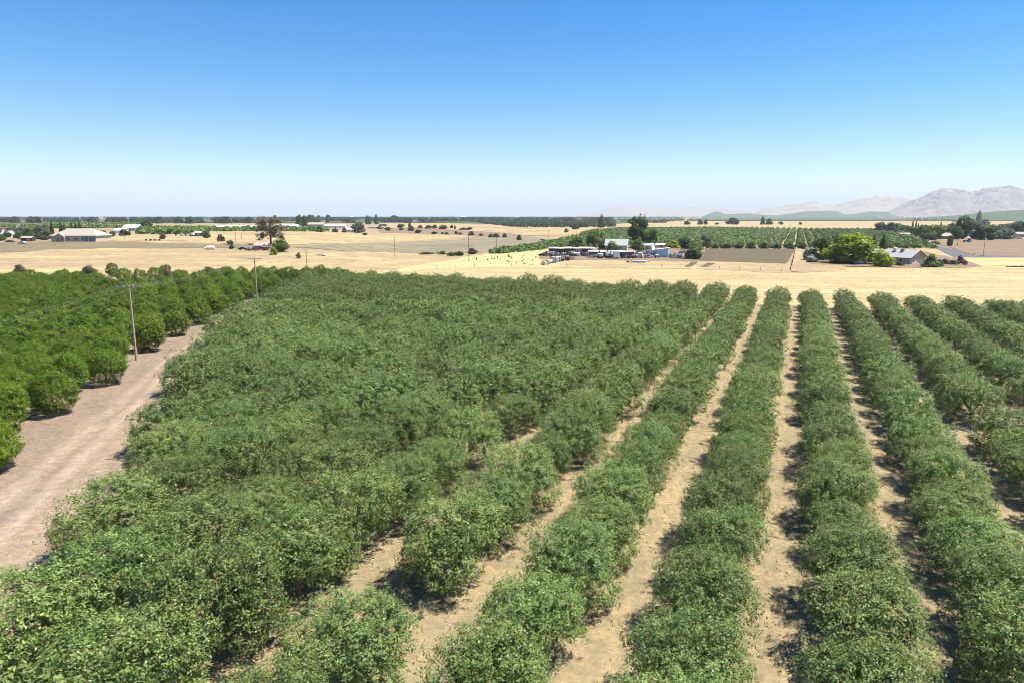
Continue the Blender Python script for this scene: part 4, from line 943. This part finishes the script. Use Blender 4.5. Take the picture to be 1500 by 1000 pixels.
c = MB().box((1.0, -1.3, 5.9), (1.5, 1.4, 1.3)).build('roof_cooler', M['white'], t, .05); MB().box((.22, -1.3, 5.9), (.06, 1.1, .9)).build('louvre', M['teal'], c)
c = MB().box((4.2, -1.4, 5.75), (1.3, 1.2, 1.1)).build('roof_cooler', M['roof_tan'], t, .05); MB().box((3.52, -1.4, 5.75), (.06, .9, .7)).build('louvre', M['fascia'], c)
for k in (-6, -3.5): MB().tube([(k, -2.4, 4.4), (k, -2.4, 5.3)], .08, 7).build('vent_pipe', M['white'], t)
# village houses
for px, py, wp, dep, hw, hr, wl_, rf_, nm, lb_, rz in (
        (1384, 350.5, 24, 9, 2.7, 1.9, 'wood_wall', 'roof_tan', 'low_house', 'low brown house with pale tan roof among the roadside trees', 8),
        (1421, 346, 18, 9, 4.2, 1.9, 'white', 'roof_tan', 'white_house', 'white house with tan roof behind the green tractor', -12),
        (1463.5, 345.5, 8, 7, 3.6, 1.4, 'white', 'roof_white', 'white_house', 'small white house glimpsed between the village trees', 10),
        (1500, 347.5, 16, 8, 2.8, 1.8, 'stucco', 'roof_tan', 'tan_house', 'tan house with gable roof at the end of the village', -10),
        (1327, 347.5, 16, 8, 2.4, 1.4, 'stucco_light', 'roof_tan', 'pale_house', 'pale low house behind the cars by the roadside grove', 5),
        (462, 333, 24, 14, 3.5, 2.5, 'stucco', 'roof_tan', 'tan_barn', 'wide tan barn beyond the dark conifers', 0),
        (490, 334.5, 30, 14, 3.0, 1.5, 'white', 'roof_white', 'white_barn', 'long white barn beside the tan barn', 4),
        (516, 340, 18, 10, 2.6, 1.6, 'white', 'roof_white', 'white_house', 'small white house behind the reddish brown bush', -6),
        (551, 335, 23, 12, 2.2, .9, 'stucco_light', 'roof_tan', 'flat_roof_house', 'long low flat-looking house under the single conifer', 0),
        (341, 336.5, 62, 18, 2.4, 2.0, 'white', 'roof_white', 'greenhouse', 'very long white greenhouse behind the dark grove belt', 0),
        (414, 336, 38, 18, 2.6, 2.2, 'white', 'roof_white', 'greenhouse', 'long white greenhouse behind the sparse brown tree', 0),
        (290, 346.5, 14, 8, 2.2, 1.2, 'wood_wall', 'roof_tan', 'old_shed', 'weathered low shed with dark front beside the dark round-headed tree', 4)):
    p = place(px, py, dep / 2); Lh = wp * mpp(p)
    gable_house(nm, lb_, 'greenhouse' if nm == 'greenhouse' else 'barn' if 'barn' in nm else 'shed' if 'shed' in nm else 'house', p, R(rz), Lh, dep, hw, hr, M[wl_], M[rf_], .5,
                wins=[('f', -Lh * .25, 1.6, 1.2, .9), ('f', Lh * .25, 1.6, 1.2, .9)], doors=[('f', Lh * .04, 1.1, 2.0, .02)])
# far white roofs on the plain
for px, py, wp in ((33, 320.5, 9), (68, 321.6, 5), (98, 324.8, 6), (112, 324.8, 6), (148, 321.5, 5), (173, 325.2, 11), (193, 325.4, 9), (232, 323.2, 8), (247, 322.4, 6), (266, 325.4, 8), (284, 326, 11), (295, 321, 4), (488, 323.4, 6), (516, 319.6, 5), (678, 319.6, 5), (742, 320.4, 9), (757, 319.9, 6), (767, 326.4, 9), (815, 325.6, 5), (824, 325.8, 5), (866, 323.6, 12), (890, 324.4, 7), (1380, 320.3, 14), (1490, 321, 12)):
    p = place(px, py); Lh = wp * mpp(p); t = thing('far_farm_roof', 'small pale farm building far off among the trees of the plain', 'building', tuple(p), R(tr.uniform(-8, 8)), 'far pale buildings on the plain')
    hh = 1.1 * mpp(p) * 1.2; w_ = Lh * .5
    MB().box((0, 0, hh / 2), (Lh, w_, hh)).build('wall', M['stucco_light'], t)
    MB().add([(-Lh / 2 - .5, -w_ / 2 - .5, hh + .05), (Lh / 2 + .5, -w_ / 2 - .5, hh + .05), (Lh / 2 + .5, w_ / 2 + .5, hh + .05), (-Lh / 2 - .5, w_ / 2 + .5, hh + .05), (-Lh / 2 - .5, 0, hh * 1.7), (Lh / 2 + .5, 0, hh * 1.7)], [(3, 2, 1, 0), (0, 1, 5, 4), (2, 3, 4, 5), (1, 2, 5), (3, 0, 4)]).build('roof', M['roof_white'], t)

# ------------------------------------------------------------------ vehicles
def wheel_pair(t, xs, half, rad, w=.22):
    for x in xs:
        for s in (-1, 1):
            o = MB().tube([(x, s * half, rad), (x, s * (half - w), rad)], rad, 14).build('wheel', M['tyre'], t)
            MB().tube([(x, s * (half + .012), rad), (x, s * (half - .05), rad)], rad * .55, 10).build('rim', M['steel'], o)
def car(label, px, py, rz, mat, kind='sedan', group=None, at=None):
    p = G(px, py) if at is None else at; t = thing('pickup_truck' if kind == 'pickup' else 'van' if kind == 'van' else 'car', label, 'pickup truck' if kind == 'pickup' else kind if kind == 'van' else 'car', tuple(p), rz, group)
    if kind == 'sedan': pr = [(-2.2, .35), (2.2, .35), (2.25, .75), (1.2, .92), (-1.6, .95), (-2.25, .85)]; cb = [(-1.5, .93), (1.0, .92), (.35, 1.42), (-.9, 1.42)]
    elif kind == 'pickup': pr = [(-2.6, .5), (2.6, .5), (2.65, 1.0), (1.3, 1.12), (-2.6, 1.12)]; cb = [(-.6, 1.1), (1.2, 1.1), (.7, 1.75), (-.45, 1.75)]
    else: pr = [(-2.4, .4), (2.4, .4), (2.4, .95), (1.9, 1.15), (-2.4, 1.15)]; cb = [(-2.35, 1.13), (1.9, 1.13), (1.2, 1.95), (-2.3, 1.95)]
    MB().prism(pr, -.88, .88).build('body', M[mat], t, .06); c = MB().prism(cb, -.76, .76).build('cabin', M[mat], t, .05)
    x0, x1 = cb[0][0], cb[1][0]; zc_, zt = cb[0][1], cb[2][1]
    for s in (-1, 1): MB().box(((x0 + x1) / 2 - .1, s * .775, (zc_ + zt) / 2 + .02), ((x1 - x0) * .56, .03, (zt - zc_) * .6)).build('side_window', M['glass'], c)
    a, b = cb[1], cb[2]; MB().add([(a[0] + .03, -.65, a[1] + .05), (a[0] + .03, .65, a[1] + .05), (b[0] + .04, .62, b[1] - .06), (b[0] + .04, -.62, b[1] - .06)], [(0, 1, 2, 3)]).build('windscreen', M['glass'], c)
    for s in (-1, 1): MB().box((pr[1][0] + .05, s * .62, .72 if kind == 'sedan' else .85), (.06, .3, .14)).build('headlight', M['insulator'], t)
    wheel_pair(t, (-1.4, 1.4), .9, .34 if kind == 'sedan' else .4)
    return t
car('white car parked in the shade under the lime-green tree', 1243, 385, R(10), 'white', 'sedan')
car('white van parked under the lime-green tree beside the house', 1261, 387.5, R(170), 'white', 'van')
car('dark car parked by the junk row near the slim pale pole', 356, 366.5, R(5), 'dark', 'sedan')
car('silver car on the bare yard left of the hip-roofed house', 33, 357.5, R(170), 'silver', 'sedan')
car('dark sedan on the bare yard beside the garden bushes', 15, 355.5, R(5), 'dark', 'sedan')
car('faded blue pickup at the end of the lower open shed', 936, 376, R(20), 'blue_paint', 'pickup')
car('silver sedan parked nose-out beside the blue metal shed', 951, 377.5, R(-35), 'silver', 'sedan')
car('grey van standing behind the silver sedan', 953, 373, R(-20), 'steel', 'van')
car('old silver sedan at the weedy end of the long open shed', 802, 374.5, R(20), 'silver', 'sedan')
car('dark wrecked sedan beside the old silver sedan', 795, 375.5, R(-15), 'dark', 'sedan')
car('pale pickup before the post of the long open shed', 812, 374.8, R(190), 'steel', 'pickup')
car('rusty pickup parked between the two open sheds', 862, 375.5, R(15), 'rust', 'pickup')
car('silver car on the road beside the roadside grove', 1326, 347.2, R(160), 'silver', 'sedan')
car('white car behind the silver car at the roadside grove', 1318, 346.2, R(160), 'white', 'sedan')
for px, py, mt, lb_ in ((1484, 350, 'white', 'white van parked before the last village tree'), (1493, 350.5, 'silver', 'silver van beside the white van near the tan house')): car(lb_, px, py, R(5), mt, 'van')
# boat on a trailer on the stubble
p = G(936, 385.3); t = thing('boat_trailer', 'long low boat on a trailer out on the stubble', 'boat', tuple(p), R(4))
MB().prism([(-3.6, .95), (-3.4, .5), (2.2, .45), (3.7, 1.15)], -.95, .95).build('hull', M['silver'], t, .12); MB().prism([(-3.5, .96), (3.5, 1.1), (3.1, 1.22), (-3.4, 1.1)], -.85, .85).build('deck', M['blue_paint'], t, .04)
MB().box((0, 0, .4), (6.4, .9, .1)).build('trailer_frame', M['dark'], t); MB().box((4.2, 0, .45), (2.2, .1, .1)).build('tow_bar', M['dark'], t); wheel_pair(t, (-.8,), .95, .33)
p = G(921, 385); t = thing('flat_trailer', 'dark flat trailer beside the boat on the stubble', 'trailer', tuple(p), R(8))
MB().box((0, 0, .7), (3.4, 1.8, .14)).build('deck', M['rust'], t); MB().box((2.3, 0, .6), (1.4, .1, .1)).build('tow_bar', M['dark'], t); wheel_pair(t, (-.4,), .95, .34)
# upturned boat and white tank
p = G(470, 374.8); t = thing('upturned_boat', 'pale upturned boat lying alone in the golden field', 'boat', tuple(p), R(3))
MB().prism([(-2.4, 0), (2.6, 0), (1.9, .7), (-2.2, .75)], -.9, .9).build('hull', M['silver'], t, .15); MB().box((-.1, 0, .8), (3.4, .1, .1)).build('keel', M['dark'], t)
for px, w in ((309, 1.0), (304, .7)):
    p = G(px, 366); t = thing('storage_tank', ('large' if w == 1 else 'small') + ' white rounded tank lying on the golden field edge', 'tank', tuple(p), R(3))
    MB().tube([(-1.9 * w, 0, 1.0 * w), (-1.7 * w, 0, 1.0 * w), (1.7 * w, 0, 1.0 * w), (1.9 * w, 0, 1.0 * w)], [.55 * w, .85 * w, .85 * w, .55 * w], 14).build('shell', M['white'], t)
    for sx in (-1, 1): MB().box((sx * 1.0 * w, 0, .12), (.25, 1.2 * w, .5)).build('saddle', M['stucco'], t)
# tractor
p = G(1417, 355.5); t = thing('green_tractor', 'big grey-green tractor with pale wheel hubs before the white house', 'tractor', tuple(p), R(172))
MB().prism([(-.6, .9), (2.9, .9), (2.9, 1.8), (.2, 2.1), (-.6, 2.0)], -.55, .55).build('hood', M['green_paint'], t, .08); c = MB().prism([(-2.0, 1.2), (-.5, 1.2), (-.4, 3.0), (-1.8, 3.0)], -.8, .8).build('cab', M['glass'], t, .04)
MB().box((-1.1, 0, 3.08), (1.8, 1.8, .14)).build('cab_roof', M['green_paint'], c); MB().tube([(1.6, .3, 1.9), (1.6, .3, 3.0)], .07, 7).build('exhaust', M['dark'], t)
for x, rr, hf in ((-1.3, 1.05, 1.25), (2.1, .7, 1.05)):
    for s in (-1, 1):
        o = MB().tube([(x, s * hf, rr), (x, s * (hf - .45), rr)], rr, 18).build('wheel', M['tyre'], t); MB().tube([(x, s * (hf + .02), rr), (x, s * (hf - .1), rr)], rr * .62, 14).build('rim', M['white'], o)
# wind machine in the far orchard
p = G(1109, 357); s = mpp(p); h = 17 * s; t = thing('wind_machine', 'pale blue-white orchard wind machine tower with two-bladed fan', 'wind machine', tuple(p))
MB().tube([(0, 0, -.2), (0, 0, h)], [.42, .26], 10).build('tower', M['blue_metal'], t); MB().box((0, 0, h + .2), (.7, 1.3, .6)).build('gearbox', M['steel'], t, .06)
for sg in (-1, 1): MB().add([(.0, -.75, h + .2), (.3, -.75, h + .2), (.22, -.8, h + .2 + sg * 2.6), (-.05, -.8, h + .2 + sg * 2.6), (.0, -.69, h + .2), (.3, -.69, h + .2), (.22, -.74, h + .2 + sg * 2.6), (-.05, -.74, h + .2 + sg * 2.6)], [(0, 1, 2, 3), (7, 6, 5, 4), (0, 4, 5, 1), (1, 5, 6, 2), (2, 6, 7, 3), (3, 7, 4, 0)]).build('blade', M['white'], t)
MB().box((1.4, 0, .7), (1.6, 1.1, 1.4)).build('engine_box', M['steel'], t, .05)
for k in range(5):
    p = G(1128 + k * 4.2, 341.5 + (k % 2) * .8); t = thing('white_post', 'short white post in the far orchard rows behind the wind machine', 'post', tuple(p), 0, 'white posts in the far orchard')
    MB().tube([(0, 0, -.1), (0, 0, 2.6)], .22, 7).build('shaft', M['white'], t); MB().tube([(0, 0, 2.6), (0, 0, 2.9)], [.22, .05], 7).build('cap', M['white'], t)
for k in range(18):
    p = G(1164 + k * 2.15, 323.4); t = thing('bee_box', 'tiny white hive box in the line along the far straw field', 'box', tuple(p), 0, 'white boxes along the far straw field'); s = mpp(p)
    MB().box((0, 0, .7 * s), (1.3 * s, 1.2 * s, 1.4 * s)).build('body', M['white'], t); MB().box((0, 0, 1.46 * s), (1.5 * s, 1.4 * s, .12 * s)).build('lid', M['roof_white'], t)

# ------------------------------------------------------------------ scrap round the farmyard
def scrap(kind, px, py, rz, mat, label, group):
    p = G(px, py); z = tr.uniform(.9, 1.5)
    if kind == 'barrel':
        t = thing('barrel', label, 'barrel', tuple(p), rz, group); MB().tube([(0, 0, 0), (0, 0, .9 * z)], .32, 12).build('drum', M[mat], t)
        for zz in (.3, .6): MB().tube([(0, 0, zz * z - .02), (0, 0, zz * z + .02)], .34, 12).build('hoop', M['steel'], t)
    elif kind == 'crate':
        t = thing('crate', label, 'crate', tuple(p), rz, group)
        for k in range(4): MB().box((0, 0, .15 + k * .3 * z), (1.3, 1.2, .2 * z)).build('slat', M[mat], t)
        for sx in (-.6, .6):
            for sy in (-.55, .55): MB().box((sx, sy, .6 * z), (.1, .1, 1.2 * z)).build('corner_post', M['wood_wall'], t)
    elif kind == 'tyre':
        t = thing('tyre_stack', label, 'tyres', tuple(p), rz, group)
        for k in range(4): MB().tube([(tr.uniform(-.06, .06), 0, .22 * k), (0, 0, .22 * k + .2)], [.42, .42], 12).build('tyre', M['tyre'], t)
    elif kind == 'beam':
        t = thing('scrap_pile', label, 'scrap', tuple(p), rz, group)
        for k in range(7): a = tr.uniform(-.5, .5); MB().box((tr.uniform(-.5, .5), tr.uniform(-.5, .5), .1 + k * .12), (tr.uniform(1.6, 3.2), .16, .12), a).build('beam', M[tr.choice((mat, 'rust', 'dark', 'steel', 'stucco_light'))], t)
    else:
        t = thing('machine_part', label, 'machinery', tuple(p), rz, group); MB().box((0, 0, .7 * z), (1.9, 1.0, .8)).build('housing', M[mat], t, .08); MB().tube([(.5, 0, .9), (.5, 0, 1.9 * z)], .1, 7).build('stack', M['dark'], t)
        for s in (-1, 1): MB().tube([(-.5, s * .6, .4), (-.5, s * .45, .4)], .4, 12).build('wheel', M['tyre'], t)
SC = {'barrel': 'old oil barrel', 'crate': 'slatted crate', 'tyre': 'stack of worn tyres', 'beam': 'heap of scrap beams and boards', 'engine': 'discarded wheeled machine'}
MATS = ('rust', 'dark', 'steel', 'red_paint', 'blue_paint', 'white', 'wood_wall', 'stucco_light', 'silver', 'steel', 'white')
def scatter(n, x0, x1, y0f, y1f, where, group):
    for k in range(n):
        before = len(COL.objects)
        kd = tr.choice(('barrel', 'crate', 'tyre', 'beam', 'beam', 'engine')); px = tr.uniform(x0, x1); f = (px - x0) / (x1 - x0)
        scrap(kd, px, y0f(f) + tr.random() * (y1f(f) - y0f(f)), tr.uniform(0, 3.1), tr.choice(MATS), '%s %s' % (SC[kd], where), SC[kd] + ' ' + group)
        k_ = tr.uniform(1.2, 1.9); COL.objects[before].scale = (k_, k_, k_)
scatter(72, 796, 870, lambda f: 371.6, lambda f: 376.2, 'in front of the long open shed', 'by the long shed')
scatter(62, 864, 930, lambda f: 374.8, lambda f: 379.4, 'cluttering the lower open shed', 'by the lower shed')
scatter(30, 790, 836, lambda f: 388.6 - 9 * f, lambda f: 390.4 - 9 * f, 'in the slanting junk line on the stubble', 'in the junk line')
scatter(30, 976, 1014, lambda f: 374, lambda f: 380, 'on bare earth near the shade tree', 'near the shade tree')
scatter(26, 924, 962, lambda f: 371, lambda f: 379, 'between parked cars beside the blue shed', 'beside the blue shed')
scatter(18, 365, 396, lambda f: 364.5, lambda f: 367.5, 'in the junk row below the sparse brown tree', 'below the sparse tree')
scatter(16, 255, 290, lambda f: 344.5, lambda f: 346.6, 'in the grey lumber yard on the rise', 'in the lumber yard')
p = place(381, 364.5, 3); gable_house('low_tan_shed', 'low tan roofed shed below the sparse brown tree', 'shed', p, 0, 18 * mpp(p), 5, 1.3, 1.2, M['wood_wall'], M['roof_tan'], .4, doors=[('f', 1, 1, 1.1, .02)])
p = place(38, 354, 2); gable_house('dark_carport', 'small dark carport beside the garden bushes', 'carport', p, R(10), 14 * mpp(p), 4, 1.9, .7, M['dark'], M['roof_tan'], .3, doors=[('f', 1, 1.4, 1.6, .02)])
p = G(1369, 358.5); mm = MB(); mm.tube([(-4.5, 0, -.2), (-2.5, .3, 1.0), (0, 0, 1.7), (2.4, -.2, 1.1), (4.5, 0, -.2)], [.3, 1.3, 1.6, 1.3, .3], 9)
tag(mm.build('earth_pile', M['brown']), 'long low heap of dark earth beside the road bend', 'earth pile').location = tuple(p - np.array((0, 0, .3)))
p = G(1427, 373.5); t = thing('marker_post', 'white marker post where the road meets the brown field', 'post', tuple(p)); MB().box((0, 0, .6), (.3, .3, 1.3)).build('shaft', M['white'], t); MB().box((0, 0, 1.3), (.34, .34, .12)).build('cap', M['steel'], t)

# ------------------------------------------------------------------ fences
def fence(pxs, step, label):
    q = ground_pts([a for a, b in pxs], [b for a, b in pxs]); d = np.r_[0, np.cumsum(np.linalg.norm(np.diff(q, axis=0), axis=1))]
    t = thing('wire_fence', label, 'fence', tuple(q[0])); s = np.arange(0, d[-1], step); P = np.stack([np.interp(s, d, q[:, k]) for k in range(3)], 1) - q[0]
    for p_ in P: MB().tube([tuple(p_ - np.array((0, 0, .2))), tuple(p_ + np.array((tr.uniform(-.04, .04), 0, 1.35)))], .055, 5).build('post', M['pole_dark'], t)
    for hz_ in (.5, .85, 1.2): MB().tube([tuple(p_ + np.array((0, 0, hz_))) for p_ in P], .012, 4).build('strand', M['wire'], t)
fence([(640, 393.6), (780, 390.6), (1000, 392.6), (1157, 398.6)], 7.5, 'thin wire fence along the edge of the mown field')
fence([(1157, 398.4), (1161, 384), (1165, 366)], 2.6, 'dark post and wire fence beside the farm lane')

HAZE_TOP, HAZE_DENSITY, HAZE_COL = 760, 0.62e-4, (.86, .935, 1.0, 1)
# ------------------------------------------------------------------ air
hz = MB().box((0, 0, (HAZE_TOP - 6) / 2), (140000, 140000, HAZE_TOP + 6))
hm, n, l = new_mat('haze_air')
pv = n.new('ShaderNodeVolumePrincipled'); pv.inputs['Color'].default_value = HAZE_COL
pv.inputs['Density'].default_value = HAZE_DENSITY; pv.inputs['Anisotropy'].default_value = 0.0
ho = n.new('ShaderNodeOutputMaterial'); l.new(pv.outputs[0], ho.inputs['Volume'])
tag(hz.build('haze', hm), 'pale blue summer haze filling the air over the whole valley', 'haze', kind='stuff')
